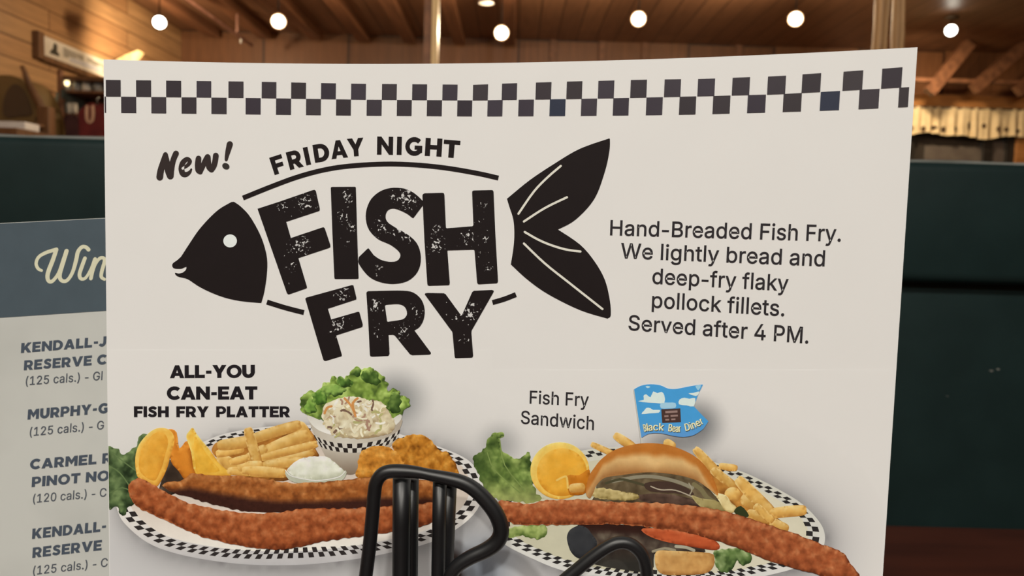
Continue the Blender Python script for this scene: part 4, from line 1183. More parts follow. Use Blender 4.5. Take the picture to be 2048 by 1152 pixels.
def pb(q):
    s = sin(q)
    if s > 0:
        return (.985 - .085 * s, .925 - .175 * s)
    return (.985 + .005 * s, .925 + .0 * s)


plate_bands(P, pcx, pcy, rf, pb, 142, (48, 42, 40), dl=1)
P.build('oval_plate', M['ink'], PX, 'white oval plate with a small checked rim')

# lettuce at the left edge
P = Print(CARD, 5)
lt = [(213, 905), (222, 894), (238, 897), (243, 908), (262, 900), (276, 886), (277, 873), (290, 867), (303, 876), (292, 910), (302, 950), (282, 985), (262, 978), (282, 1000), (262, 1012), (245, 1030), (235, 1014), (215, 1010)]
P.add([rough_loop(smooth_loop(lt, 3), 3.5, seed=2)], food((74, 92, 54), (34, 46, 26), (120, 138, 86), R=14, seed=4, mott=1.5, freq=.045), grid=5, step=5)
for q in ([(216, 930), (240, 945), (262, 975)], [(225, 905), (250, 925), (285, 950)], [(222, 985), (245, 975), (268, 985)]):
    P.add([stroke(q, 2.4, 'round', 3)], (98, 116, 70), step=6, dl=.3)
P.build('printed_lettuce', M['ink_leaf'], PX, 'dark green lettuce at the left card edge')

# orange wedges
P = Print(CARD, 7)
P.add([smooth_loop(z8((425, 470), (470, 430), (500, 560), (515, 610), (460, 640), (420, 590), (380, 540), (370, 440), (330, 400), (370, 368), (410, 385)), 3)], food((212, 128, 40), (150, 78, 20), (236, 162, 70), R=10, seed=1, mott=.3), grid=6, step=6)
P.add([smooth_loop(z8((195, 600), (190, 520), (210, 450), (260, 390), (310, 362), (360, 366), (392, 395), (398, 440), (380, 500), (362, 570), (330, 640), (300, 674), (250, 650), (212, 632)), 4)], food((232, 176, 74), (196, 124, 40), (248, 216, 130), R=7, seed=5, mott=.25), grid=6, step=6, dl=1)
P.add([smooth_loop(z8((215, 590), (212, 525), (232, 460), (275, 405), (312, 384), (350, 395), (366, 440), (350, 500), (335, 560), (318, 600), (296, 640), (255, 630)), 4)], food((226, 160, 56), (198, 124, 36), (242, 192, 96), relief=.4, R=16, seed=6, mott=.35, freq=.06), grid=5, step=6, dl=2)
P.build('printed_orange_slice', M['ink_soft'], PX, 'curled orange slice')
P = Print(CARD, 7)
P.add([smooth_loop(z8((497, 360), (522, 400), (580, 470), (640, 548), (712, 610), (610, 616), (512, 604), (488, 490), (462, 410), (478, 378)), 3)], food((234, 182, 72), (206, 140, 40), (248, 216, 134), R=8, seed=3, mott=.35, freq=.05), grid=5, step=6, dl=.6)
P.add([smooth_loop(z8((505, 410), (545, 460), (600, 540), (640, 590), (560, 600), (515, 590)), 3)], food((230, 172, 58), (206, 138, 36), (244, 198, 96), R=10, relief=.3, seed=8, mott=.45, freq=.07), grid=5, step=6, dl=1.4)
P.build('printed_orange_wedge', M['ink_soft'], PX, 'yellow-orange citrus wedge')

# dark gap between oranges and fish
P = Print(CARD, 6)
P.add([smooth_loop(z8((330, 640), (370, 530), (420, 560), (470, 610), (480, 660), (380, 720), (320, 700)), 3)], food((58, 44, 34), (30, 22, 18), (120, 110, 96), R=8, seed=3, mott=.6), grid=6, step=6)
P.build('dark_gap', M['ink_soft'], PX)

# fries
P = Print(CARD, 8)
P.add([smooth_loop(z8((600, 468), (640, 430), (780, 405), (900, 380), (1060, 325), (1120, 370), (1160, 440), (1150, 470), (1170, 520), (1100, 580), (980, 645), (740, 612), (650, 540), (605, 500)), 3)], food((166, 104, 40), (96, 54, 20), (204, 142, 66), R=12, seed=8, mott=.8, freq=.05), grid=7, step=7)
for k, (a, b, wd) in enumerate((((640, 515), (745, 590), 55), ((1060, 345), (1110, 430), 66), ((880, 560), (1130, 490), 44), ((690, 590), (800, 600), 40), ((860, 500), (1100, 395), 60), ((630, 500), (760, 470), 44), ((640, 455), (800, 432), 56), ((800, 425), (1060, 345), 52),
                                ((760, 545), (880, 470), 50), ((870, 520), (1150, 448), 40), ((900, 560), (1080, 535), 46), ((792, 372), (842, 545), 52), ((745, 570), (860, 560), 50), ((770, 590), (985, 602), 50), ((700, 545), (790, 520), 36))):
    p = z8(a, b)
    fry(P, p[0], p[1], wd * 1.15 / 2.667, seed=20 + k, dl=.4 + k * .12)
P.build('printed_fries', M['ink_soft'], PX, 'heap of golden french fries')

# coleslaw bowl
P = Print(CARD, 10)
bowl = smooth_loop([(618, 832), (621, 848), (631, 872), (645, 900), (657, 922), (671, 938), (694, 948), (712, 946), (728, 930), (742, 910), (765, 900), (788, 886), (800, 858), (804, 838), (770, 850), (710, 858), (650, 850)], 3)
P.add([bowl], lambda x, y, l: mixc(mixc((206, 196, 178), (112, 90, 70), (y - 890) / 70), (150, 130, 108), abs(x - 690) / 190), grid=10, step=8)
rimb = smooth_loop([(616, 830), (622, 846), (640, 861), (672, 871), (710, 873), (752, 867), (786, 854), (803, 838), (800, 828), (770, 845), (710, 854), (655, 845)], 3)
P.add([rimb], lambda x, y, l: mixc((206, 198, 182), (236, 228, 214), (y - 830) / 40), grid=8, step=8, dl=2)
ub = [(627, 868), (645, 878), (672, 885), (710, 887), (750, 882), (780, 872), (801, 858)]
lb = [(640, 892), (655, 898), (678, 903), (710, 905), (742, 901), (772, 891), (796, 876)]
us, ls = smooth_loop(ub, 5, False), smooth_loop(lb, 5, False)


def along(c, t):
    k = t * (len(c) - 1)
    i = min(int(k), len(c) - 2)
    return (c[i][0] + (c[i + 1][0] - c[i][0]) * (k - i), c[i][1] + (c[i + 1][1] - c[i][1]) * (k - i))


P.add([us + ls[::-1]], (204, 194, 178), step=8, dl=1)
n = 23
for i in range(n):
    for row in (0, 1):
        if (i + row) % 2:
            continue
        ta, tb = i / n, (i + 1) / n
        q = []
        for t, e in ((ta, 0), (tb, 0), (tb, 1), (ta, 1)):
            a, b = along(us, t), along(ls, t)
            k = (row + e) / 2
            q.append((a[0] + (b[0] - a[0]) * k, a[1] + (b[1] - a[1]) * k))
        P.add([q], (44, 36, 32), step=12, dl=1.5)
P.build('printed_bowl', M['ink'], PX, 'white bowl with a checked band')
P = Print(CARD, 11)
lo = smooth_loop(y1((105, 240), (130, 180), (170, 165), (205, 165), (230, 125), (268, 118), (275, 82), (305, 108), (350, 90), (385, 55), (410, 36), (440, 45), (480, 42), (500, 65), (530, 62), (570, 105), (585, 160), (640, 156), (640, 190), (690, 202), (695, 240), (655, 285), (640, 325), (590, 340), (400, 330), (230, 325), (180, 308), (120, 278)), 2)
P.add([rough_loop(lo, 4.5, .11, 7)], food((122, 146, 60), (58, 76, 32), (184, 204, 110), R=10, seed=2, mott=1.5, freq=.05), grid=5, step=5)
for (cx, cy, rx, ry, rot, c) in ((742, 755, 22, 13, .4, (66, 92, 36)), (790, 805, 14, 22, .1, (70, 94, 40)), (640, 795, 16, 15, .3, (84, 122, 44)), (690, 765, 16, 10, .2, (78, 112, 44)), (622, 812, 12, 15, 0, (116, 152, 62)), (715, 745, 8, 8, 0, (70, 96, 40)), (668, 780, 24, 12, 0, (132, 164, 76))):
    P.add([rough_loop(ellipse(cx, cy, rx, ry, 20, rot), 3.5, .12, cx)], food(c, (40, 60, 22), (160, 184, 92), R=7, seed=cx, mott=1.0, freq=.07), grid=5, step=5, dl=.5)
P.build('printed_lettuce', M['ink_leaf'], PX, 'bright green lettuce behind the slaw')
P = Print(CARD, 13)
sl = smooth_loop(y1((228, 272), (245, 232), (290, 215), (330, 200), (400, 192), (470, 212), (540, 220), (575, 265), (618, 345), (572, 396), (505, 410), (430, 418), (365, 414), (300, 400), (240, 345)), 3)
P.add([rough_loop(sl, 2.5, .12, 3)], food((214, 198, 160), (158, 132, 96), (238, 228, 200), R=12, seed=11, mott=1.0, freq=.06), grid=6, step=5)
rnd = random.Random(12)
for k in range(95):
    while True:
        x, y = rnd.uniform(645, 786), rnd.uniform(794, 870)
        if inside([sl], x, y) and inside([sl], x + 8, y + 5) and inside([sl], x - 8, y - 5):
            break
    a = rnd.uniform(0, 2 * pi)
    L = rnd.uniform(7, 19)
    c = rnd.choice([(230, 218, 186), (226, 212, 178), (238, 230, 206), (206, 186, 148), (170, 132, 108), (196, 176, 132), (176, 168, 110), (222, 206, 170), (120, 92, 74)])
    P.add([stroke([(x - cos(a) * L / 2, y - sin(a) * L / 2), (x + sin(a) * 2, y - cos(a) * 2), (x + cos(a) * L / 2, y + sin(a) * L / 2)], rnd.uniform(2.6, 5.4), 'round', 2)], c, step=6, dl=.3 + k * .02)
for q in ([(690, 796), (704, 812), (712, 832)], [(716, 796), (706, 806), (710, 824)], [(650, 826), (655, 815), (664, 812)]):
    P.add([stroke(q, 4.5, 'round', 2)], (204, 140, 78), step=6, dl=2.4)
P.build('printed_coleslaw', M['ink_soft'], PX, 'mound of creamy coleslaw')

# fried nuggets
P = Print(CARD, 13)
nb = smooth_loop(y1((600, 462), (630, 422), (690, 400), (760, 398), (808, 424), (850, 475), (902, 500), (940, 560), (948, 620), (870, 640), (700, 600), (640, 525)), 3)
P.add([rough_loop(nb, 2.2, .1, 1)], food((184, 116, 36), (116, 64, 14), (222, 160, 72), R=14, seed=31, mott=1.1, freq=.07), grid=5, step=5)
nf = smooth_loop(y1((428, 500), (460, 470), (540, 458), (602, 474), (652, 528), (668, 590), (560, 640), (420, 630), (415, 560)), 3)
P.add([rough_loop(nf, 2.2, .1, 5)], food((196, 126, 44), (120, 66, 16), (230, 170, 84), R=12, seed=37, mott=.9, freq=.06), grid=5, step=5, dl=1)
P.build('printed_nuggets', M['ink_fried'], PX, 'two golden fried nuggets')

# sauce cup
P = Print(CARD, 14)
P.add([smooth_loop([(572, 942), (578, 958), (600, 966), (636, 968), (672, 964), (689, 956), (692, 940), (660, 950), (600, 950)], 3)], (186, 184, 160), grid=8, step=6)
P.add([rough_loop(smooth_loop([(575, 941), (588, 925), (608, 915), (640, 911), (660, 916), (682, 934), (690, 945), (668, 954), (632, 958), (596, 954)], 3), 1.6, .12, 3)], food((226, 222, 200), (188, 186, 158), (244, 242, 228), R=12, seed=41, mott=.5, freq=.05), grid=6, step=5, dl=1)
P.add([stroke([(572, 940), (586, 952), (632, 960), (676, 954), (691, 942)], 1.6, 'round', 4)], (238, 236, 222), step=6, dl=2)
P.build('printed_sauce_cup', M['ink_soft'], PX, 'small glass cup of white sauce')

# the fish pieces
P = Print(CARD, 15)
f1 = smooth_loop([(326, 970), (345, 962), (362, 962), (380, 948), (392, 946), (425, 950), (481, 951), (537, 958), (575, 964), (631, 964), (680, 960), (740, 953), (800, 955), (870, 962), (908, 976), (905, 1004), (860, 1012), (800, 1012), (720, 1016), (600, 1022), (540, 1024), (480, 1020), (420, 1006), (376, 992), (348, 986)], 3)


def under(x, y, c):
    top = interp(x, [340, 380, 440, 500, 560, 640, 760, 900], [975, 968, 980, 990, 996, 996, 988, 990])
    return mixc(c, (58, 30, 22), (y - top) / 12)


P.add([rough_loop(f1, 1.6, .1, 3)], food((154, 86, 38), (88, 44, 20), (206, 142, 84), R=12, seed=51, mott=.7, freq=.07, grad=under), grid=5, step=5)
P.build('printed_fish_strip', M['ink_fried'], PX, 'upper fried fish fillet with a dark underside')
P = Print(CARD, 17)
f2 = smooth_loop([(258, 975), (264, 962), (282, 956), (301, 964), (331, 982), (369, 1001), (425, 1016), (500, 1025), (556, 1024), (612, 1016), (687, 1016), (760, 1012), (830, 1008), (900, 1000), (904, 1018), (880, 1036), (841, 1052), (785, 1063), (729, 1071), (680, 1077), (635, 1084), (600, 1093), (560, 1098), (510, 1095), (462, 1086), (415, 1075), (387, 1065), (331, 1039), (282, 1016), (264, 998)], 3)
P.add([rough_loop(f2, 1.8, .1, 8)], food((160, 82, 42), (96, 42, 20), (208, 136, 88), R=16, seed=61, mott=.7, freq=.07), grid=5, step=5)
P.build('printed_fish_strip', M['ink_fried'], PX, 'lower long fried fish fillet')

# ======================= sandwich =======================
rimS2 = RIM2
qcx, qcy = 1320, 1035
rf2 = radial(rimS2, qcx, qcy)
P = Print(CARD, 1.5)
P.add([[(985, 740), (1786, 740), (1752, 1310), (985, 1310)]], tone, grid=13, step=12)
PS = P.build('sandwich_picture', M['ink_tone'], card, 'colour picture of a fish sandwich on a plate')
P = Print(CARD, 4)
P.add([rimS2], lambda x, y, l: mixc((206, 200, 182), (218, 212, 202), (y - 950) / 200), grid=20, step=10)
P.add([[(qcx + (x - qcx) * .9, qcy + (y - qcy) * .84) for x, y in rimS2]], lambda x, y, l: mixc((196, 188, 158), (214, 204, 176), (x - 1000) / 500), grid=20, step=10, dl=.5)


def pb2(q):
    s = sin(q)
    return (.975 - .07 * max(0, s), .90 - .12 * max(0, s))


plate_bands(P, qcx, qcy, rf2, pb2, 136, (46, 42, 40), dl=1)
P.build('oval_plate', M['ink'], PS, 'second white plate with a checked rim')
# fries
P = Print(CARD, 6)
for k, (a, b, wd) in enumerate((((740, 415), (860, 470), 36), ((870, 365), (970, 430), 50))):
    p = y2(a, b)
    fry(P, p[0], p[1], wd / 2.795, seed=70 + k, dl=k * .15, tone=-6)
P.add([smooth_loop(y3((430, 440), (600, 600), (700, 640), (850, 800), (930, 870), (900, 920), (760, 850), (640, 760), (540, 680), (470, 560)), 3)], food((186, 124, 52), (120, 70, 26), (216, 158, 80), R=10, seed=71, mott=.9, freq=.05), grid=6, step=6, dl=.2)
for k, (a, b, wd) in enumerate((((425, 445), (590, 620), 46), ((255, 400), (300, 430), 44), ((560, 535), (650, 548), 34), ((520, 560), (640, 650), 44), ((600, 690), (660, 700), 66), ((690, 720), (780, 745), 70), ((720, 800), (830, 830), 52), ((850, 850), (930, 890), 54), ((665, 615), (850, 800), 62), ((850, 800), (1030, 782), 56), ((760, 760), (850, 840), 44))):
    p = y3(a, b)
    fry(P, p[0], p[1], wd * 1.15 / 2.796, seed=80 + k, dl=.4 + k * .12)
P.build('printed_fries', M['ink_soft'], PS, 'french fries behind the bun')
P = Print(CARD, 7)
ll = smooth_loop(y2((75, 520), (80, 480), (140, 440), (150, 400), (180, 360), (215, 343), (245, 370), (225, 402), (240, 450), (300, 492), (340, 492), (360, 470), (390, 460), (400, 560), (430, 690), (480, 715), (380, 740), (220, 725), (140, 670), (110, 590)), 2)


def leafgrad(x, y, c):
    return mixc(mixc(c, (48, 66, 28), (995 - x) / 70), (172, 172, 102), (y - 955) / 60)


P.add([rough_loop(ll, 3.2, .11, 5)], food((98, 118, 54), (44, 62, 26), (160, 176, 96), R=9, seed=91, mott=1.3, freq=.05, grad=leafgrad), grid=5, step=5)
for q in ([(975, 905), (990, 940), (1040, 985)], [(1000, 880), (1010, 930), (1050, 980)]):
    P.add([stroke(q, 2.2, 'round', 3)], (124, 140, 74), step=6, dl=.4)
P.build('printed_lettuce', M['ink_leaf'], PS, 'tall green lettuce leaf beside the orange slice')
P = Print(CARD, 7.5)
P.add([rough_loop(smooth_loop(y2((290, 880), (380, 865), (480, 870), (484, 915), (430, 945), (350, 920), (280, 940), (262, 905)), 3), 2.5, .12, 2)], food((134, 148, 78), (74, 92, 40), (182, 190, 120), R=8, seed=93, mott=1.1, freq=.06), grid=5, step=5)
P.build('printed_lettuce', M['ink_leaf'], PS, 'small pale lettuce tip under the fish at left')
P = Print(CARD, 7.5)
P.add([rough_loop(smooth_loop(y3((530, 1010), (600, 998), (700, 1002), (735, 1040), (722, 1084), (680, 1092), (655, 1062), (640, 1098), (595, 1128), (550, 1118), (528, 1060)), 3), 2.5, .12, 4)], food((96, 118, 62), (44, 62, 28), (164, 176, 120), R=8, seed=95, mott=1.3, freq=.06), grid=5, step=5)
P.build('printed_lettuce', M['ink_leaf'], PS, 'lettuce frill beside the bun bottom')
P = Print(CARD, 8)
P.add([ellipse(1120, 941, 59, 57, 40)], food((238, 192, 92), (212, 150, 50), (248, 216, 132), R=7, seed=3, mott=.25), grid=7, step=6)
P.add([ellipse(1124, 944, 50, 48, 36)], food((228, 164, 54), (206, 134, 36), (240, 188, 88), R=14, seed=5, mott=.4, freq=.05), grid=6, step=6, dl=1)
P.add([smooth_loop([(1135, 951), (1158, 950), (1178, 938), (1180, 955), (1172, 985), (1150, 990), (1138, 985)], 3)], food((196, 116, 28), (152, 84, 20), (216, 142, 50), R=8, seed=6, mott=.5), grid=6, step=6, dl=2)
P.add([stroke([(1114, 960), (1128, 953), (1134, 955), (1136, 975)], 4, 'round', 3)], (240, 190, 96), step=6, dl=2.5)
pf = y2((620, 660), (690, 655))
fry(P, pf[0], pf[1], 20, seed=7, dl=3)
P.build('printed_orange_slice', M['ink_soft'], PS, 'round orange slice')
# shade and fillings
P = Print(CARD, 9)
P.add([smooth_loop([(1150, 1060), (1170, 1046), (1230, 1048), (1300, 1054), (1340, 1070), (1400, 1090), (1405, 1106), (1330, 1104), (1309, 1108), (1303, 1142), (1250, 1139), (1190, 1128), (1160, 1114)], 3)], food((74, 60, 50), (40, 30, 26), (124, 112, 92), R=12, seed=4, mott=1.1, freq=.035, grad=lambda x, y, c: mixc(mixc((48, 26, 20), c, (y - interp(x, [1150, 1300, 1400], [1054, 1062, 1078])) / 14), (56, 52, 46), (y - 1095) / 30)), grid=6, step=6)
P.add([smooth_loop([(1134, 1074), (1138, 1062), (1146, 1055), (1160, 1050), (1175, 1056), (1184, 1068), (1194, 1082), (1190, 1098), (1170, 1116), (1155, 1115), (1143, 1104), (1137, 1090)], 3)], food((52, 52, 53), (36, 36, 38), (68, 66, 65), R=10, seed=5, mott=.3), grid=6, step=6, dl=.5)
P.add([stroke([(1306, 1102), (1330, 1096), (1350, 1100)], 5, 'round', 3)], (150, 138, 112), step=6, dl=1)
P.add([stroke([(1352, 1092), (1372, 1094), (1388, 1100)], 6, 'round', 3)], (170, 162, 138), step=6, dl=1)
P.build('dark_gap', M['ink_soft'], PS)
P = Print(CARD, 10)
P.add([smooth_loop([(1190, 990), (1200, 958), (1240, 940), (1300, 936), (1350, 942), (1398, 960), (1424, 984), (1448, 1012), (1460, 1024), (1420, 1022), (1380, 1014), (1300, 1008), (1192, 1006)], 3)], food((94, 78, 54), (48, 36, 24), (146, 128, 98), R=8, seed=9, mott=.8, freq=.04), grid=6, step=6)
P.add([stroke([(1225, 962), (1290, 952), (1345, 960), (1385, 975)], 7, 'round', 4)], (140, 130, 106), step=6, dl=.4)
P.add([smooth_loop([(1290, 966), (1330, 962), (1372, 974), (1388, 990), (1350, 986), (1300, 982)], 3)], (70, 52, 42), step=6, dl=.8)
P.add([smooth_loop([(1270, 992), (1320, 986), (1380, 996), (1420, 1014), (1370, 1012), (1300, 1006)], 3)], food((84, 62, 50), (48, 34, 28), (116, 92, 76), R=8, seed=19, mott=.8, freq=.05), grid=6, step=6, dl=.6)
P.add([stroke([(1388, 968), (1402, 978), (1414, 994), (1430, 1004)], 9, 'round', 3)], (120, 108, 74), step=6, dl=.7)
P.add([stroke([(1378, 966), (1384, 978), (1380, 988)], 2.4, 'round', 3)], (158, 146, 120), step=6, dl=1.1)
P.add([stroke([(1212, 966), (1240, 958), (1262, 962), (1290, 970)], 5, 'round', 3)], (74, 68, 46), step=6, dl=.7)
P.add([stroke([(1302, 972), (1322, 979), (1352, 980), (1392, 996)], 2.4, 'round', 4)], (176, 160, 136), step=6, dl=1.2)
P.add([rough_loop(smooth_loop([(1187, 981), (1198, 975), (1240, 981), (1275, 988), (1274, 998), (1240, 1000), (1190, 994)], 3), 1.6, .15, 2)], food((186, 162, 104), (126, 104, 52), (216, 194, 136), R=6, seed=12, mott=.7, freq=.09), grid=5, step=5, dl=1.6)
P.add([smooth_loop([(1383, 990), (1402, 996), (1430, 1000), (1452, 1012), (1456, 1022), (1430, 1020), (1400, 1012)], 3)], food((164, 146, 92), (110, 94, 50), (196, 180, 124), R=6, seed=13, mott=.6), grid=5, step=5, dl=1.6)
P.add([smooth_loop([(1430, 986), (1452, 990), (1462, 1004), (1473, 1014), (1465, 1025), (1450, 1020), (1440, 1004)], 3)], food((224, 200, 140), (176, 142, 80), (240, 224, 176), R=6, seed=14, mott=.5), grid=5, step=5, dl=2)
P.add([smooth_loop([(1468, 1022), (1482, 1011), (1498, 1030), (1484, 1034)], 3)], (50, 56, 30), step=5, dl=2.4)
P.build('printed_filling', M['ink_soft'], PS, 'grilled brown filling with pale pickle chunks')
P = Print(CARD, 13)
bun = smooth_loop([(1172, 985), (1177, 955), (1188, 936), (1206, 915), (1235, 897), (1283, 886), (1329, 888), (1365, 899), (1394, 915), (1415, 937), (1431, 966), (1436, 990), (1419, 978), (1390, 959), (1347, 948), (1294, 944), (1240, 950), (1210, 955), (1194, 969), (1187, 985), (1180, 996)], 4)


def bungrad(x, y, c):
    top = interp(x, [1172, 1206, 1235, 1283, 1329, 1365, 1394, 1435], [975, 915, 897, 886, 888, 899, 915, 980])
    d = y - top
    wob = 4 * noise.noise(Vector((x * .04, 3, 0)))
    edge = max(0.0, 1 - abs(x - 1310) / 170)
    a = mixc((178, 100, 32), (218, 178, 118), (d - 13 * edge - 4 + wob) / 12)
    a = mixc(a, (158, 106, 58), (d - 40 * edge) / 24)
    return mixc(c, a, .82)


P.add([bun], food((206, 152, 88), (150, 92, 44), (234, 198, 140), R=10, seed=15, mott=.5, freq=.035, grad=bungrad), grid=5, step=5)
P.build('printed_bun', M['ink_soft'], PS, 'shiny golden bun top')
P = Print(CARD, 13)
P.add([smooth_loop([(1310, 1110), (1318, 1100), (1350, 1101), (1419, 1105), (1429, 1116), (1426, 1134), (1410, 1146), (1370, 1149), (1328, 1148), (1313, 1134)], 3)], food((200, 148, 84), (150, 96, 44), (232, 194, 128), R=9, seed=16, mott=.5, freq=.05), grid=6, step=5)
P.build('printed_bun', M['ink_soft'], PS, 'small golden bun bottom')
P = Print(CARD, 12)
P.add([smooth_loop([(1286, 1056), (1347, 1059), (1412, 1072), (1438, 1087), (1434, 1099), (1397, 1095), (1329, 1082), (1294, 1069)], 3)], food((192, 88, 48), (132, 50, 24), (216, 124, 80), R=7, seed=17, mott=.35, freq=.04), grid=6, step=5)
P.build('printed_tomato', M['ink_soft'], PS, 'orange-red tomato slice')
P = Print(CARD, 15)
f3 = smooth_loop([(996, 1001), (1030, 1004), (1060, 1008), (1080, 1001), (1120, 999), (1170, 998), (1240, 1004), (1312, 1005), (1383, 1010), (1437, 1019), (1490, 1033), (1544, 1051), (1598, 1069), (1651, 1090), (1687, 1105), (1701, 1126), (1719, 1150), (1722, 1170), (1680, 1172), (1651, 1154), (1598, 1138), (1544, 1123), (1505, 1107), (1455, 1088), (1383, 1066), (1312, 1055), (1240, 1048), (1170, 1048), (1099, 1049), (1027, 1047), (1009, 1027)], 3)
P.add([rough_loop(f3, 1.8, .1, 12)], food((162, 84, 46), (96, 44, 22), (206, 138, 90), R=14, seed=101, mott=.7, freq=.07), grid=5, step=5)
P.build('printed_fish_strip', M['ink_fried'], PS, 'long fried fish fillet across the sandwich')
# flag on a pick
P = Print(CARD, 14)
P.add([stroke([(1269, 778), (1284, 886)], 3.2)], (196, 190, 176), step=8)
fl = smooth_loop([(1268.5, 778), (1282, 771), (1300, 768), (1320.5, 770), (1336, 776.5), (1351, 777.5), (1365, 775), (1386, 771), (1405, 768.5)], 3, False) + [(1406, 769), (1397, 787)] + smooth_loop([(1388, 812), (1401, 826), (1417, 842)], 2, False) + smooth_loop([(1407, 857), (1390, 868.5), (1372, 873), (1351, 872), (1323, 866), (1302.5, 866), (1293, 869), (1283, 875)], 3, False)
P.add([fl], lambda x, y, l: mixc((72, 152, 204), (92, 148, 200), (y - 840) / 30), grid=10, step=6, dl=.5)
P.build('printed_flag', M['ink'], PS, 'sky-blue swallow-tailed flag on a pick')
flag = [o for o in C.objects if o.name.startswith('printed_flag')][0]
P = Print(CARD, 16)


def z7(*p):
    return [(1240 + x / 7.2, 740 + y / 7.2) for x, y in p]


WH = (214, 224, 222)
P.add([smooth_loop(z7((262, 445), (345, 425), (340, 370), (380, 345), (440, 390), (480, 305), (540, 330), (600, 310), (640, 360), (640, 470), (500, 470), (400, 465)), 2)], WH, step=6)
P.add([smooth_loop(z7((312, 630), (350, 580), (385, 540), (440, 545), (480, 570), (575, 570), (560, 610), (430, 620)), 2)], WH, step=6)
P.add([smooth_loop(z7((860, 420), (930, 395), (1000, 410), (1085, 400), (1065, 520), (960, 505), (850, 490)), 2)], WH, step=6)
P.add([smooth_loop(z7((985, 335), (1060, 325), (1140, 305), (1130, 345), (1090, 370)), 2)], WH, step=6)
P.add([smooth_loop(z7((370, 235), (400, 225), (440, 240), (400, 258)), 2)], (176, 208, 224), step=6)
P.add([smooth_loop(z7((1090, 225), (1170, 215), (1130, 290), (1100, 255)), 2)], (150, 196, 222), step=6)
P.add([smooth_loop(z7((590, 470), (700, 465), (800, 470), (800, 540), (700, 550), (590, 545)), 2)], (160, 198, 220), step=6)
P.build('cloud_print', M['ink'], PS, 'white clouds printed on the blue flag')
P = Print(CARD, 17)
P.add([z7((596, 560), (870, 548), (880, 745), (610, 758))], (74, 52, 46), step=8, grid=10)
for q, wd in (([(655, 602), (830, 592)], 4.4), ([(640, 662), (700, 658)], 3.6), ([(730, 656), (835, 650)], 3.6), ([(655, 712), (710, 710)], 3.2), ([(740, 706), (800, 703)], 3.2)):
    P.add([stroke(z7(*q), wd)], (150, 122, 112), step=8, dl=.5)
P.build('wooden_board_print', M['ink'], PS, 'plain brown wooden board printed on the flag')
P = Print(CARD, 18)
wy = [(1288, 862.5), (1300, 860.5), (1320, 860), (1340, 862), (1358, 863), (1376, 860), (1392, 854), (1407, 846)]
arcp = smooth_loop(wy, 6, False)
for off, col, dl in ((1.2, (70, 66, 44), 0), (0, (232, 226, 176), 1)):
    for word, t0, t1 in (('Black', .0, .335), ('Bear', .395, .60), ('Diner', .665, 1.0)):
        Wd, pieces = light_layout(word)
        for k, pc in enumerate(pieces):
            lp = []
            for l in pc:
                q = []
                for gx, gy in l:
                    t = t0 + (t1 - t0) * gx / Wd
                    p = along(arcp, t)
                    p2 = along(arcp, min(1, t + .02))
                    p1 = along(arcp, max(0, t - .02))
                    dx, dy = p2[0] - p1[0], p2[1] - p1[1]
                    L = math.hypot(dx, dy)
                    q.append((p[0] + dy / L * gy * 14.5 + off * .8, p[1] - dx / L * gy * 14.5 + off))
                lp.append(q)
            P.add(lp, col, step=8, dl=dl + .05 * (k % 3))
            # heavier stems
            for l in lp[:1]:
                P.add([[(x + 1.0, y) for x, y in l]] + [[(x + 1.0, y) for x, y in m] for m in lp[1:]], col, step=8, dl=dl + .3 + .05 * (k % 3))
P.build('flag_lettering', M['ink'], PS, 'cream lettering along the lower edge of the flag')

# ------------------------------------------------------------------ the drinks menu behind the card
SL = (72, 78, 86)
mq = [W(-64, 449.5, MENU.y), W(890, 402, MENU.y), W(985, 2045, MENU.y), W(30, 2078, MENU.y)]
menu = thing('drinks_menu', 'cream drinks menu with slate band lettered Win, half hidden behind the fish card', 'menu', ((mq[0].x + mq[1].x) / 2, 0.2262, 0.7535))
mb = MB()
mb.prism(mq, (0, 0.0006, 0))
mb.build('menu_sheet', M['menu_paper'], menu)


class P2(Print):
    pass


P = P2(MENU, 1)
P.add([[(-63, 450.4), (888, 403), (900, 576), (-52, 639)]], (73, 82, 86), grid=60, step=30)
P.build('header_band', M['ink_check'], menu, 'slate grey header band')
P = P2(MENU, 2)


def zw(*p):
    return [(x / 2.56, 250 + y / 2.56) for x, y in p]


CR = (206, 198, 166)
for k, (pts, wd, sm) in enumerate((
        (zw((214, 745), (196, 735), (186, 708), (200, 675), (240, 652), (290, 637)), [5.6, 6.5, 6.6, 6.6, 7, 7.6], 4),
        (zw((290, 637), (272, 690), (246, 760), (248, 795), (268, 800), (300, 760), (326, 690), (342, 645)), [8, 8.6, 8.6, 8, 7, 6.6, 7.6, 8.6], 4),
        (zw((342, 645), (322, 710), (306, 770), (318, 797), (345, 795), (372, 755), (390, 695), (400, 650), (420, 625), (440, 625), (454, 638)), [8.6, 8.6, 8.4, 7.6, 7, 7.2, 8, 8, 7.4, 7.4, 8], 4),
        (zw((436, 682), (420, 725), (408, 765), (416, 787), (440, 782), (468, 735), (486, 688)), [7.4, 7.8, 7.6, 7, 6, 6, 7], 4),
        (zw((488, 686), (478, 730), (466, 786)), 7.4, 3),
        (zw((468, 780), (486, 720), (510, 684), (532, 682), (536, 700), (522, 750), (520, 778), (536, 790)), [6, 6, 6.6, 7, 7.4, 7.4, 7, 6], 4))):
    P.add([stroke(pts, wd, 'round', sm)], CR, step=6, dl=k * .1)
P.build('script_lettering', M['ink'], menu, 'cream script lettering')
P = P2(MENU, 1)
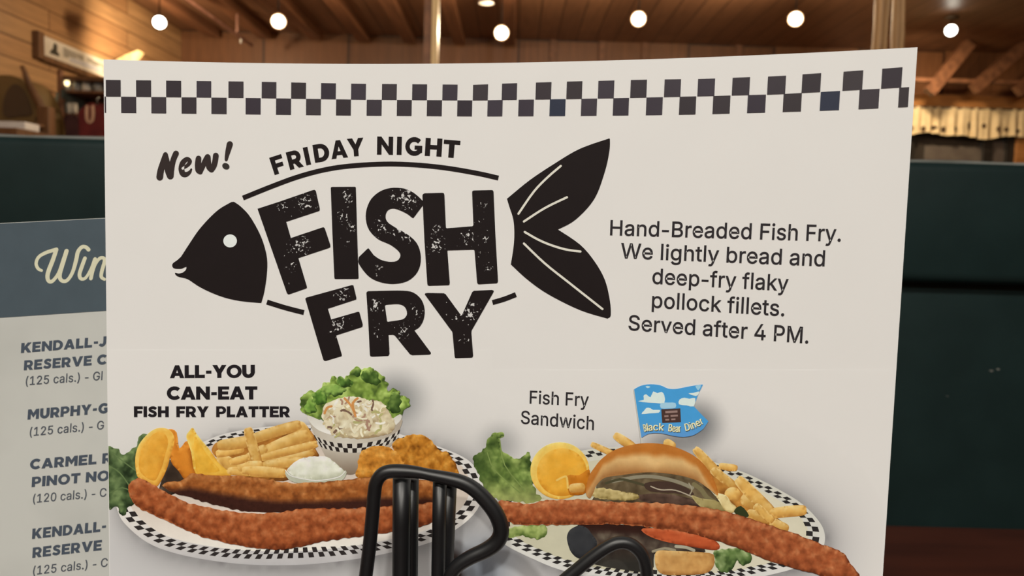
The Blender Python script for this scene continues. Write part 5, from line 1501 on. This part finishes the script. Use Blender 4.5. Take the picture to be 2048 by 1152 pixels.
for t, A, Bq, c in (('KENDALL-J', (42.2, 705.8), (212, 692.2), 19.6), ('RESERVE C', (48, 740.4), (213, 728), 19.4), ('MURPHY-G', (55.5, 839), (217, 825.6), 20),
                    ('CARMEL R', (60, 938.7), (224, 925.4), 20), ('PINOT NO', (63.6, 974), (218, 960.5), 20), ('KENDALL-', (64.4, 1077.8), (212.4, 1062), 20.4), ('RESERVE', (65, 1115.6), (203, 1100), 20.4)):
    text_line(P, bold_layout(t, .12, .42), A, Bq, c, c, SL, step=12, lean=.06, fat=.2)
for t, A, Bq, c in (('(125 cals.) - Gl', (49, 770.5), (206.5, 759.5), 17), ('(125 cals.) - G', (57, 872.5), (209, 858), 17), ('(120 cals.) - C', (63.5, 1006), (214, 992.5), 17), ('(125 cals.) - C', (63.5, 1150), (216.5, 1132.5), 17)):
    text_line(P, light_layout(t, .03), A, Bq, c, c, (80, 82, 86), step=12, lean=.06, fat=.25)
P.build('wine_list_lettering', M['ink'], menu, 'slate capitals with small calorie notes')

# ------------------------------------------------------------------ the table
TZ = 0.75
table = thing('dining_table', 'dark reddish brown table top behind the card, in front of the green booth', 'table', (0, 0.25, 0.0))
MB().box((-0.62, -0.12, TZ - 0.035), (0.62, 0.642, TZ), 0.006).build('table_top', M['table'], table)
mb = MB()
mb.lathe([(0.045, 0.03), (0.045, 0.70)], (0, 0.26, 0))
mb.build('pedestal', M['black'], table, True)
mb = MB()
mb.box((-0.05, -0.02, 0.0), (0.05, 0.54, 0.035), 0.01)
mb.box((-0.28, 0.21, 0.0), (0.28, 0.31, 0.035), 0.01)
mb.build('base_foot', M['black'], table)
MB().box((-0.22, 0.1, 0.69), (0.22, 0.42, TZ - 0.035)).build('top_bracket', M['black'], table)

# ------------------------------------------------------------------ wire caddy in front of the card
YW = 0.168
caddy = thing('wire_caddy', 'black coated wire table caddy with looped handles in front of the fish card', 'caddy', (-0.015, YW, TZ + 0.0005))


def zc(*p):
    return [(690 + x / 4.5725, 900 + y / 4.5725) for x, y in p]


def wpath(px, Y, sub=6):
    q = smooth_loop(px, sub, False)
    return [W(x, y, Y) for x, y in q]


def drop(pts, end_first=False, dx=0.0):
    """carry the wire's cut end on down to the base ring"""
    p = pts[0] if end_first else pts[-1]
    return Vector((p.x + dx, p.y, TZ + 0.006))


R27 = 27 / 2 / FPX * YW
loop = wpath(zc((190, 1152), (222, 900), (247, 650), (268, 400), (285, 300), (330, 230), (400, 198), (520, 193), (660, 205), (800, 232), (930, 258), (1060, 292), (1170, 350), (1270, 440), (1370, 565), (1420, 680), (1424, 770), (1380, 850), (1290, 915), (1150, 980), (1040, 1050), (975, 1130), (940, 1240)), YW, 5)
loop = [drop(loop, True, -0.012)] + loop + [drop(loop, False, -0.004)]
mb = MB()
rr = []
for p in loop:
    t = min(1, max(0, (p.x + 0.012) / 0.01))
    rr.append((14.2 - 2.6 * max(0, 1 - abs(p.x + 0.018) / 0.006) + 2.6 * t) / FPX * YW)
mb.tube(loop, rr, 14)
mb.build('handle_loop', M['wire'], caddy, True)
for a, b, Y, wpx in (((520, 250), (512, 1152), YW + 0.0024, 37), ((606, 262), (598, 1152), YW + 0.0052, 31), ((868, 262), (852, 1152), YW + 0.002, 29), ((944, 290), (910, 1152), YW + 0.0046, 36)):
    p = wpath(zc(a, b), Y, 2)
    p = p + [drop(p)]
    MB().tube(p, wpx / 2 / FPX * Y, 14).build('upright_rod', M['wire'], caddy, True)
loop = wpath([(1090, 1196), (1122, 1166), (1152, 1141), (1180, 1118), (1208, 1098), (1230, 1087), (1248, 1085), (1266, 1091), (1281, 1105), (1290, 1124), (1294, 1150), (1295, 1190)], YW + 0.001, 5)
loop = [Vector((loop[0].x - 0.01, loop[0].y, TZ + 0.006))] + loop + [drop(loop)]
MB().tube(loop, R27, 14).build('side_loop', M['wire'], caddy, True)
# base ring and tray rails resting on the table
xs0, xs1 = -0.055, 0.035
ring = [Vector((x, y, TZ + 0.0025)) for x, y in ((xs0, YW - 0.05), (xs1, YW - 0.05), (xs1 + 0.01, YW - 0.04), (xs1 + 0.01, YW + 0.002), (xs1, YW + 0.005), (xs0, YW + 0.005), (xs0 - 0.01, YW + 0.002), (xs0 - 0.01, YW - 0.04))]
MB().tube(ring, 0.0018, 10, closed=True).build('base_ring', M['wire'], caddy, True)
mb = MB()
for x in (-0.04, -0.02, 0.0, 0.018, 0.03):
    mb.tube([Vector((x, YW - 0.05, TZ + 0.0045)), Vector((x, YW + 0.005, TZ + 0.0045))], 0.0012, 8)
mb.build('base_grid', M['wire'], caddy, True)

# ------------------------------------------------------------------ the green booth bench opposite
YB = 0.90
bench = thing('booth_bench', 'dark green vinyl booth bench with padded top roll, facing the table', 'booth bench', (0, YB + 0.1, 0))
zt = W(1024, 295, YB).z
zs = W(1930, 567, YB).z
BX0, BX1 = -0.95, 0.95
roll = MB().box((BX0, YB - 0.005, zs), (BX1, YB + 0.155, zt - 0.002), 0.012).build('top_roll', M['vinyl'], bench, True)
mb = MB()
mb.box((BX0, YB + 0.022, 0.50), (BX1, YB + 0.13, zs + 0.02), 0.02)
back = mb.build('backrest', M['vinyl'], bench, True)
mb = MB()
for y in (YB + 0.004, YB + 0.146):
    mb.tube([Vector((BX0 + 0.01 + (BX1 - BX0 - 0.02) * i / 40, y, zt - 0.0035 + 0.0006 * sin(i * 2.1))) for i in range(41)], 0.003, 8)
mb.build('piping', M['piping'], roll, True, label='thin piping along the top edge, its glare painted pale')
MB().box((BX0, YB - 0.22, 0.36), (BX1, YB + 0.10, 0.47), 0.03).build('seat', M['vinyl'], bench, True)
MB().box((BX0, YB - 0.17, 0.0), (BX1, YB + 0.13, 0.36), 0.004).build('plinth', M['brown_wood'], bench)
for (px, py, l) in ((1978, 741, 10), (1992, 738, 9), (1893, 792, 4)):
    p = W(px, py, YB + 0.0212)
    s = l / FPX * YB
    MB().prism([p, p + Vector((s * .5, 0, -s * .3)), p + Vector((s, 0, 0)), p + Vector((s * .5, 0, s * .12))], (0, 0.001, 0)).build('scuff_glint', M['scuff'], back, label='tiny scuff on the backrest, its light glint painted pale')

# ------------------------------------------------------------------ the room shell
XL, XR, YF, YN, ZC = -3.57, 6.6, 8.35, -4.2, 3.0
struct(MB().box((XL - .1, YN - .1, -0.1), (XR + .1, YF + .1, 0)).build('floor', M['floor']))
struct(MB().box((XL - .1, YN - .1, ZC), (XR + .1, YF + .1, ZC + .1)).build('ceiling', M['ceiling_boards']))
struct(MB().box((XL - .1, YN, 0), (XL, YF, ZC)).build('wall_left', M['pine']))
struct(MB().box((XR, YN, 0), (XR + .1, YF, ZC)).build('wall_right', M['pine']))
struct(MB().box((XL, YN - .1, 0), (XR, YN, ZC)).build('wall_back', M['pine']))
# far wall with an opening for the window band on the right
wx0, wx1 = W(1780, 300, YF).x, XR - 0.25
wz0, wz1 = 1.15, W(1930, 214, YF).z
mb = MB()
mb.box((XL, YF, 0), (wx0, YF + .1, ZC))
mb.box((wx0, YF, 0), (wx1, YF + .1, wz0))
mb.box((wx0, YF, wz1), (wx1, YF + .1, ZC))
mb.box((wx1, YF, 0), (XR, YF + .1, ZC))
struct(mb.build('wall_far', M['dark_boards']))
win = struct(MB().box((wx0, YF + .05, wz0), (wx1, YF + .07, wz1)).build('window_1', M['night_glass']))
mb = MB()
for px in (1820, 1976, 2022):
    x = W(px, 300, YF).x
    mb.box((x - .05, YF + .0, wz0), (x + .05, YF + .05, wz1), .004)
for k in range(2):
    mb.box((wx0, YF + .0, wz0 + k * (wz1 - wz0 - .08)), (wx1, YF + .049, wz0 + .08 + k * (wz1 - wz0 - .08)))
mb.build('window_frame', M['dark_paint'], win)
mb = MB()
for a, b, z0 in ((1850, 1972, 291), (1984, 2016, 284)):
    p, q = W(a, z0, YF + .04), W(b, z0 + 2, YF + .04)
    mb.box((p.x, YF + .03, wz0 + .08), (q.x, YF + .052, p.z))
mb.build('lower_sash', M['grey_paint'], win)
# orange trim over and beside the window
n = 0


def trim(mb, mat, **k):
    global n
    n += 1
    return struct(mb.build('trim_%d' % n, mat, **k))


p0, p1 = W(1800, 190, YF - .08), W(1930, 214, YF - .08)
trim(MB().box((wx0 - .2, YF - .07, p1.z), (XR, YF, W(1930, 191, YF - .07).z), .006), M['trim_wood'])
px = W(2032, 300, YF - .03).x
trim(MB().box((px, YF - .04, 0.9), (px + .22, YF, p1.z), .004), M['trim_wood'])
trim(MB().box((wx0 - .1, YF - .06, wz0 - .05), (XR, YF, wz0), .004), M['trim_wood'])
# rail, ledger and braces high on the right
zr = W(1950, 163, 7.9).z
trim(MB().box((W(1790, 163, 7.9).x, 7.87, zr - .02), (XR, 7.93, zr + .02), .004), M['joist'])
zl = W(1900, 86, YF - .1).z
trim(MB().box((XL, YF - .1, zl - .05), (XR, YF, zl + .0), .004), M['joist'])
for (a, b) in (((1862, 184), (1944, 84)), ((1952, 176), (2075, 72)), ((2040, 182), (2160, 80))):
    A, Bq = W(a[0], a[1], 7.85), W(b[0], b[1], 7.85)
    d = (Bq - A).normalized()
    s = d.cross(Vector((0, 1, 0))).normalized() * .055
    trim(MB().prism([A + s, Bq + s, Bq - s, A - s], (0, .09, 0)), M['joist'])
# seams and battens on the far wall
for px in (1108, 1206, 1292, 1480):
    x = W(px, 60, YF - .03).x
    trim(MB().box((x - .035, YF - .03, 0), (x + .035, YF, zl - .05), .004), M['joist'])
# joists along the room
for x in (-3.18, -2.65, -2.12, -1.62, -1.14, -.62, -.1):
    trim(MB().box((x - .06, YN + .3, ZC - .10), (x + .06, YF - .12, ZC), .006), M['joist'])
# trim near the far corner, its lamp glow put into the pale colour
trim(MB().prism([W(x, y, 6.85) for x, y in ((224, 124), (250, 110), (276, 100), (283, 104), (270, 122), (262, 150), (226, 150))], (0, .05, 0)), M['lit_wood_tone'])

# ------------------------------------------------------------------ ceiling lamps
LAMPS = [(319, 45, 6.2, 'far left, over the pine wall and sign'), (557, 43, 6.2, 'second from the left'), (1003, 66, 6.2, 'lowest in the middle, right of the pale edged post'),
         (1277, 38, 6.2, 'third from the right'), (1591, 38, 6.2, 'left of the twin log posts'), (1902, 61, 7.0, 'at the right end, over the valance')]
for i, (px, py, Y, where) in enumerate(LAMPS):
    c = W(px, py, Y)
    L = thing('ceiling_floodlight', 'lit round ceiling floodlight, ' + where, 'ceiling light', (c.x, c.y, ZC), 'ceiling floodlights in the dining room')
    aim = (CAM + Vector((0, 0, .3)) - c).normalized()
    rot = aim.to_track_quat('Z', 'Y').to_matrix()
    mb = MB()
    prof = [(.030, -.15), (.045, -.12), (.054, -.02), (.058, .012), (.053, .014)]
    t = MB().lathe(prof, (0, 0, 0), n=24)
    mb.add([c + rot @ v for v in t.v], t.f)
    mb.build('lamp_can', M['fixture'], L, True)
    t = MB().lathe([(.001, .030), (.025, .027), (.041, .020), (.051, .010), (.051, .004)], (0, 0, 0), n=24)
    mb = MB()
    mb.add([c + rot @ v for v in t.v], t.f)
    mb.build('lamp_glass', M['bulb'], L, True, label='glowing warm white glass')
    back = c + rot @ Vector((0, 0, -.12))
    top = Vector((back.x, back.y, ZC))
    MB().tube([back, back + (top - back) * .5, top], .005, 10).build('stem', M['soot'], L, True)
    MB().lathe([(.055, -.02), (.06, -.004), (.06, 0)], (back.x, back.y, ZC), n=20).build('canopy', M['fixture'], L, True)
    l = bpy.data.lights.new('floodlight_beam', 'SPOT' if i in (0, 5) else 'POINT')
    l.energy = (95, 44, 44, 50, 50, 80)[i]
    l.color = (1.0, .76, .48)
    l.shadow_soft_size = .06
    o = bpy.data.objects.new('floodlight_beam', l)
    C.objects.link(o)
    o.location = c + (Vector((-.08, .22, -.08)) if i in (0, 5) else rot @ Vector((0, 0, .11)))
    if i in (0, 5):
        l.spot_size = radians((140, 125)[i == 5])
        l.spot_blend = 1.0
        to = Vector((XL, 7.9, 2.35)) if i == 0 else Vector((c.x + .3, YF, 2.0))
        o.rotation_euler = (to - o.location).to_track_quat('-Z', 'Y').to_euler()
for i, p in enumerate(BOOTH_LAMPS + ROOM_FILL_LAMPS):
    L = thing('ceiling_floodlight', ('ceiling floodlight over the diner, left side', 'ceiling floodlight over the diner, right side', 'ceiling floodlight well behind the diner', 'unseen fill floodlight added beyond the booth, left side', 'unseen fill floodlight added beyond the booth, above the card', 'unseen fill floodlight added beyond the booth, right side')[i], 'ceiling light', (p[0], p[1], ZC), 'ceiling floodlights over the booth')
    MB().lathe([(.10, .006), (.105, .05), (.06, .12), (.03, ZC - p[2])], (p[0], p[1], p[2]), n=24).build('lamp_can', M['fixture'], L, True)

# ------------------------------------------------------------------ posts, detector, pipe
def post(px0, px1, Y, name, label, cat, round_=True, mat='log'):
    a, b = W(px0, 60, Y), W(px1, 60, Y)
    x, r = (a.x + b.x) / 2, (b.x - a.x) / 2
    o = thing(name, label, cat, (x, Y, 0))
    return o, x, r


for (a, b, lab, YP) in ((1748, 1777, 'peeled log post, left one of the twin posts above the card corner', 4.0), (1782, 1806, 'thinner peeled log post, right one of the twin posts above the card corner', 4.3)):
    pa, pb_ = W(a, 60, YP), W(b, 60, YP)
    x, r = (pa.x + pb_.x) / 2, (pb_.x - pa.x) / 2
    pts = [Vector((x + .010 * sin(z * 2.3 + a), YP + .008 * sin(z * 3.1), z)) for z in [i * ZC / 30 for i in range(31)]]
    o = MB().tube(pts, [r * (1 + .06 * sin(i * 1.7 + a)) for i in range(31)], 18).build('log_post', M['log'], None, True, loc=(x, YP, 0))
    tag(o, lab, 'post', 'twin log posts')
pa, pb_ = W(848, 60, 4.6), W(876, 60, 4.6)
pst = thing('wooden_post', 'slim dark square post with a pale lit edge, left of the middle lamp', 'post', ((pa.x + pb_.x) / 2, 4.6, 0))
mid = W(864, 60, 4.6).x
MB().box((pa.x, 4.6, 0), (mid, 4.68, ZC), .003).build('post_core', M['joist'], pst)
MB().box((mid, 4.575, 0), (pb_.x, 4.68, ZC), .006).build('lit_edge', M['lit_wood_tone'], pst, label='edge strip coloured pale as the lit face of the post')  # lit face of the post painted as a paler strip
c = W(972, 6, 6.1)
sd = thing('smoke_detector', 'small white round smoke detector on the dark ceiling', 'smoke detector', (c.x, 6.1, ZC))
zd = c.z
MB().lathe([(.02, zd - .006), (.05, zd - .005), (.062, zd), (.058, zd + .006)], (c.x, 6.1, 0), n=24).build('detector_body', M['white_plastic'], sd, True)
MB().lathe([(.03, zd + .02), (.03, ZC)], (c.x, 6.1, 0), n=12).build('mount', M['white_plastic'], sd, True)
c = W(482, 85, 7.4)
pp = thing('sprinkler_pipe', 'thin reddish sprinkler pipe running along the ceiling at left', 'pipe', (c.x, 6.5, ZC))
zp = c.z + .045
MB().tube([Vector((c.x, 4.5 + i * .4, zp)) for i in range(9)], .016, 10).build('pipe_run', M['pipe'], pp, True)
for y in (4.7, 6.2, 7.3):
    MB().box((c.x - .01, y - .01, zp), (c.x + .01, y + .01, ZC)).build('pipe_hanger', M['pipe'], pp)
MB().lathe([(.004, -.055), (.014, -.05), (.006, -.02), (.012, -.012), (.012, 0)], (c.x, 7.4, zp), n=12).build('sprinkler_head', M['steel'], pp, True)

# ------------------------------------------------------------------ valance curtain on the window
YV = YF - .12
va = thing('valance_curtain', 'gathered cream valance curtain with dark printed spots over the window', 'curtain', (W(1930, 245, YV).x, YV, W(1930, 216, YV).z))
x0, x1 = W(1790, 240, YV).x, XR - .3
ztop, zbot = W(1930, 215, YV).z, W(1930, 272, YV).z
nx, nz = 420, 14


def vfold(x, t):
    a = noise.noise(Vector((x * 2.2, 0, 3)))
    return .016 * (0.1 + t) * (sin(x * 52 + 5 * a) + .7 * sin(x * 83 + 2 + 7 * a))


vs, fs = [], []
for side in (0, 1):
    for j in range(nz + 1):
        for i in range(nx + 1):
            x = x0 + (x1 - x0) * i / nx
            t = j / nz
            z = ztop + (zbot + .018 * sin(x * 6.1) + .012 * sin(x * 15) - ztop) * t
            vs.append((x, YV + vfold(x, t) + side * .004, z))
Nn = (nx + 1) * (nz + 1)
for j in range(nz):
    for i in range(nx):
        a = j * (nx + 1) + i
        fs += [(a, a + nx + 1, a + nx + 2, a + 1), (Nn + a, Nn + a + 1, Nn + a + nx + 2, Nn + a + nx + 1)]
for i in range(nx):
    for a in (i, nz * (nx + 1) + i):
        fs.append((a, a + 1, Nn + a + 1, Nn + a))
cl = mesh_obj('gathered_cloth', vs, fs, M['cloth'], va, True)
mb = MB()
for px, py, rx, ry in ((1824, 256, 4, 5), (1847, 258, 4, 6), (1867, 255, 6, 4), (1887, 259, 5, 6), (1911, 258, 5, 5), (1938, 252, 4, 9), (1967, 252, 4, 5), (1994, 259, 3, 6), (2013, 259, 5, 4), (2036, 262, 4, 4), (2062, 262, 5, 5)):
    c = W(px, py, YV)
    t = (c.z - ztop) / (zbot - ztop)
    k = YV / FPX
    pts = []
    for q in range(10):
        a = 2 * pi * q / 10
        x = c.x + rx * k * cos(a)
        pts.append(Vector((x, YV + vfold(x, t) - .006, c.z + ry * k * sin(a))))
    MB().prism(pts, (0, .004, 0)).build('printed_spot', M['motif'], cl, label='dark brown printed spot')
MB().tube([Vector((x0, YV + .01, ztop - .01)), Vector((x1, YV + .01, ztop - .01))], .012, 10).build('curtain_rod', M['fixture'], va, True)

# ------------------------------------------------------------------ sign on the left wall
def LW(px, py, off=0.0):
    """a point on the left wall"""
    d = ray(px, py)
    return CAM + d * ((XL + off - CAM.x) / d.x)


o0 = .05
q = [LW(89, 77, o0), LW(222, 121, o0), LW(215, 152, o0), LW(91, 116, o0)]
ya, yb = q[0].y, q[1].y
za, zb_ = (q[0].z + q[1].z) / 2, (q[3].z + q[2].z) / 2
sg = thing('wall_sign', 'long cream wall sign with dark animal-like blot and faded lines on the pine wall', 'sign', (XL, (ya + yb) / 2, (za + zb_) / 2))
MB().box((XL, ya, zb_), (XL + .045, yb, za), .004).build('sign_board', M['sign_face'], sg)
mb = MB()
mb.box((XL, ya - .07, zb_ - .035), (XL + .05, ya, za + .02), .004)
mb.box((XL, ya, zb_ - .04), (XL + .05, yb, zb_), .004)
mb.build('sign_frame', M['brown_wood'], sg, label='dark brown wooden edge')


def sgp(u, v):
    return Vector((XL + .0462, ya + (yb - ya) * u, zb_ + (za - zb_) * v))


mb = MB()
mb.prism([sgp(u, v) for u, v in ((.07, .2), (.085, .36), (.115, .5), (.125, .74), (.15, .86), (.175, .78), (.18, .6), (.172, .46), (.20, .36), (.205, .2))], (-.002, 0, 0))
mb.build('dark_blot', M['sign_dark'], sg, label='dark seated blot')
mb = MB()
for a, b, c_, d in ((.26, .33, .30, .82), (.33, .44, .42, .80), (.44, .56, .5, .78), (.61, .70, .55, .80), (.70, .79, .50, .74), (.79, .87, .58, .74), (.87, .92, .2, .74)):
    mb.prism([sgp(a, c_), sgp(b, c_), sgp(b, d), sgp(a, d)], (-.002, 0, 0))
mb.build('faded_line', M['sign_grey'], sg, label='blurred grey line of lettering')
mb = MB()
mb.prism([sgp(.35, .16), sgp(.86, .2), sgp(.86, .46), sgp(.56, .48), sgp(.35, .38)], (-.002, 0, 0))
mb.build('faded_picture', M['sign_blue'], sg, label='pale blue-grey patch')

# ------------------------------------------------------------------ display things along the left wall
YD = 5.35


def D(px, py, Y=YD):
    return W(px, py, Y)


# round-topped wooden display case at the frame's left edge
dc = thing('display_case', 'round-topped brown wooden display case at the left edge, dark inside', 'display case', (D(20, 260).x, YD + .1, 0))
arch = [D(x, y) for x, y in smooth_loop([(-70, 262), (-70, 175), (-40, 158), (0, 150), (34, 154), (54, 172), (72, 205), (82, 240), (84, 270)], 4, False)]
inner = [D(x, y) for x, y in smooth_loop([(-60, 250), (-58, 185), (-34, 162), (0, 154), (34, 160), (52, 182), (66, 212), (72, 236), (72, 240)], 4, False)]
MB().prism(arch + [Vector((arch[-1].x, YD, 0)), Vector((arch[0].x, YD, 0))], (0, .28, 0)).build('case_body', M['olive_back'], dc)
rimp = [D(x, y, YD - .02) for x, y in smooth_loop([(44, 132), (50, 146), (58, 168), (70, 190), (82, 214), (90, 240), (94, 270)], 5, False)]
MB().tube(rimp, [.014 + .0006 * i for i in range(len(rimp))], 10).build('curved_rail', M['brown_wood'], dc, True, label='dark curved wooden rail')
pan = [D(x, y, YD - .012) for x, y in smooth_loop([(8, 232), (10, 190), (28, 168), (46, 180), (58, 205), (62, 228), (40, 232)], 3)]
MB().prism(pan, (0, .02, 0)).build('dark_panel', M['shade_panel'], dc)
a, b = D(-70, 238, YD - .2), D(72, 246, YD - .2)
MB().box((a.x, YD - .2, b.z - .02), (b.x, YD, b.z), .004).build('case_shelf', M['brown_wood'], dc)
pl, pr = D(73, 255, YD - .1), D(98, 255, YD - .1)
MB().box((pl.x, YD - .1, 0), (pr.x, YD - .02, D(85, 212, YD - .1).z), .01).build('corner_post', M['brown_wood'], dc)
a, b = D(9, 246, YD - .35), D(70, 263, YD - .35)
zt_ = D(40, 247, YD - .35).z
# low counter that carries the white box
ct = thing('side_counter', 'dark low side counter under the white box, left edge', 'counter', (D(20, 300).x, YD - .35, 0))
MB().box((XL + .02, YD - .55, 0), (D(74, 262, YD - .35).x, YD - .21, b.z - .002), .005).build('counter_body', M['brown_wood'], ct)
bx = MB().box((a.x, YD - .45, b.z), (b.x, YD - .30, zt_), .006).build('white_box', M['white_box'], None, loc=((a.x + b.x) / 2, YD - .38, b.z))
tag(bx, 'flat white box lying on the side counter at the far left', 'box')

# merchandise rack with shirts, mugs and glassware
YR = 5.7
rk = thing('merchandise_rack', 'slate grey gift rack against the pine wall below the cream sign', 'rack', (D(165, 260, YR).x, YR + .1, 0))
l, r = D(110, 200, YR), D(262, 200, YR)
zt2 = D(160, 152, YR).z
MB().box((l.x, YR + .30, 0), (r.x, YR + .33, zt2), .004).build('back_panel', M['brown_wood'], rk)
side = [D(x, y, YR - .02) for x, y in ((112, 186), (120, 178), (126, 178), (122, 200), (120, 235), (119, 290), (98, 290), (100, 250), (106, 215))]
MB().prism([side[0], side[1], side[2], side[3], side[4], side[5], side[6], side[7], side[8]], (0, .3, 0)).build('side_panel', M['slate'], rk)
sg2 = [D(x, y, YR - .03) for x, y in ((100, 250), (106, 215), (112, 186), (116, 186), (112, 220), (110, 262), (110, 290), (97, 290))]
MB().prism(sg2, (0, .02, 0)).build('front_edge', M['sage'], rk, label='sage green curved edge')
MB().box((l.x + .02, YR - .0, D(160, 152, YR).z - .03), (r.x, YR + .30, zt2), .004).build('top_board', M['brown_wood'], rk)
pl = D(121, 150, YR)
MB().box((pl.x - .015, YR - .02, 0), (pl.x + .015, YR + .02, D(121, 140, YR).z), .004).build('rack_upright', M['joist'], rk)
zsh = [D(165, 180, YR).z, D(165, 203, YR).z, D(165, 226, YR).z]
for k, (z_, m_) in enumerate(((zsh[0], 'wine_cloth'), (D(165, 226, YR).z, 'brown_wood'))):
    MB().box((l.x + .03, YR + .02, z_ - .018), (r.x, YR + .30, z_), .003).build('rack_shelf', M['joist'], rk)


def jar(px, base_z, r_, h, name, mat, label, cat, group, Y=YR + .1):
    x = D(px, 200, Y).x
    o = MB().lathe([(r_ * .6, 0), (r_ * .95, h * .06), (r_, h * .5), (r_ * .9, h * .85), (r_ * .7, h), (r_ * .6, h), (r_ * .6, h * .9)], (x, Y, base_z), n=18).build(name, M[mat], None, True, loc=(x, Y, base_z))
    return tag(o, label, cat, group)


jar(136, zsh[0], .030, .085, 'glass_jar', 'glassy', 'grey glass jar at the left end of the rack shelf', 'jar', 'glassware on the rack')
jar(155, zsh[0], .029, .10, 'glass_jar', 'glassy', 'grey glass jar, second along the rack shelf', 'jar', 'glassware on the rack')
jar(174, zsh[0], .034, .075, 'glass_bowl', 'ceramic', 'pale wide bowl in the middle of the rack shelf', 'bowl', 'glassware on the rack')
jar(197, zsh[0], .036, .09, 'glass_jar', 'glassy', 'grey glass jar at the right end of the rack shelf, by the card edge', 'jar', 'glassware on the rack')
zm = D(145, 224, YR + .06).z
zsm = D(165, 226, YR).z


def mug(px, label):
    Y = YR + .06
    x = D(px, 210, Y).x
    o = thing('coffee_mug', label, 'mug', (x, Y, zsm), 'white mugs on the rack')
    MB().lathe([(.014, 0), (.018, .005), (.0195, .04), (.0195, .078), (.017, .078), (.017, .04), (.014, .012)], (x, Y, zsm), n=20).build('mug_body', M['ceramic'], o, True)
    MB().tube([Vector((x + .004, Y - .018 - .014 * sin(pi * i / 8), zsm + .018 + .04 * i / 8)) for i in range(9)], .0035, 8).build('mug_handle', M['ceramic'], o, True)


mug(139, 'white mug on the left of the pair above the maroon shirt')
mug(150, 'white mug on the right of the pair above the maroon shirt')
bl = D(134, 166, YR + .05)
o = thing('display_bulb', 'tiny glowing yellow bulb at the top of the gift rack', 'bulb', (bl.x, YR + .05, bl.z))
MB().lathe([(.002, -.022), (.014, -.014), (.018, 0), (.014, .014), (.006, .022)], bl, n=16).build('bulb_glass', M['bulb_small'], o, True)
MB().lathe([(.008, .02), (.008, zt2 - .03 - bl.z)], bl, n=10).build('bulb_holder', M['steel'], o, True)


def shirt(px0, px1, pyt, pyb, mat, label, Y, mark=None):
    a, b = D(px0, pyt, Y), D(px1, pyb, Y)
    xc, hw = (a.x + b.x) / 2, (b.x - a.x) / 2
    o = thing('hanging_shirt', label, 'shirt', (xc, Y, b.z), 'shirts on the gift rack')
    out = [(-.95, 0), (-.95, .62), (-1.0, .8), (-.55, .97), (-.22, 1.0), (-.1, .95), (.1, .95), (.22, 1.0), (.55, .97), (1.0, .8), (.95, .62), (.95, 0), (.3, .02), (-.3, .02)]
    pts = [Vector((xc + u * hw, Y + .006 * sin(u * 9), b.z + v * (a.z - b.z))) for u, v in out]
    MB().prism(pts, (0, .05, 0)).build('shirt_body', M[mat], o)
    MB().tube([Vector((xc, Y + .025, a.z - .01)), Vector((xc, Y + .025, a.z + .03)), Vector((xc + .012, Y + .025, a.z + .045))], .004, 8).build('hanger_hook', M['steel'], o, True)
    if mark:
        mb = MB()
        for q in mark:
            pp_ = [D(x, y, Y - .008) for x, y in q]
            mb.prism(pp_, (0, .006, 0))
        mb.build('shirt_print', M['pink_print'], o, label='pale pink letter U print')


# base cabinet carries nothing: shirts hang from the lower shelf rail
shirt(124, 160, 228, 300, 'wine_cloth', 'maroon shirt hanging below the white mugs', YR - .04)
U = [stroke(smooth_loop([(174, 211), (173, 226), (174, 239), (179, 244), (184, 240), (186, 228), (185, 211)], 3, False), 5.5, 'butt')]
quads = []
cpts = smooth_loop([(174, 211), (173, 226), (174, 239), (179, 244), (184, 240), (186, 228), (185, 211)], 3, False)
for i in range(len(cpts) - 1):
    quads.append(stroke([cpts[i], cpts[i + 1]], 6.0))
shirt(156, 226, 205, 300, 'red_cloth', 'dark red shirt with a pale letter U beside the card edge', YR - .10, quads)
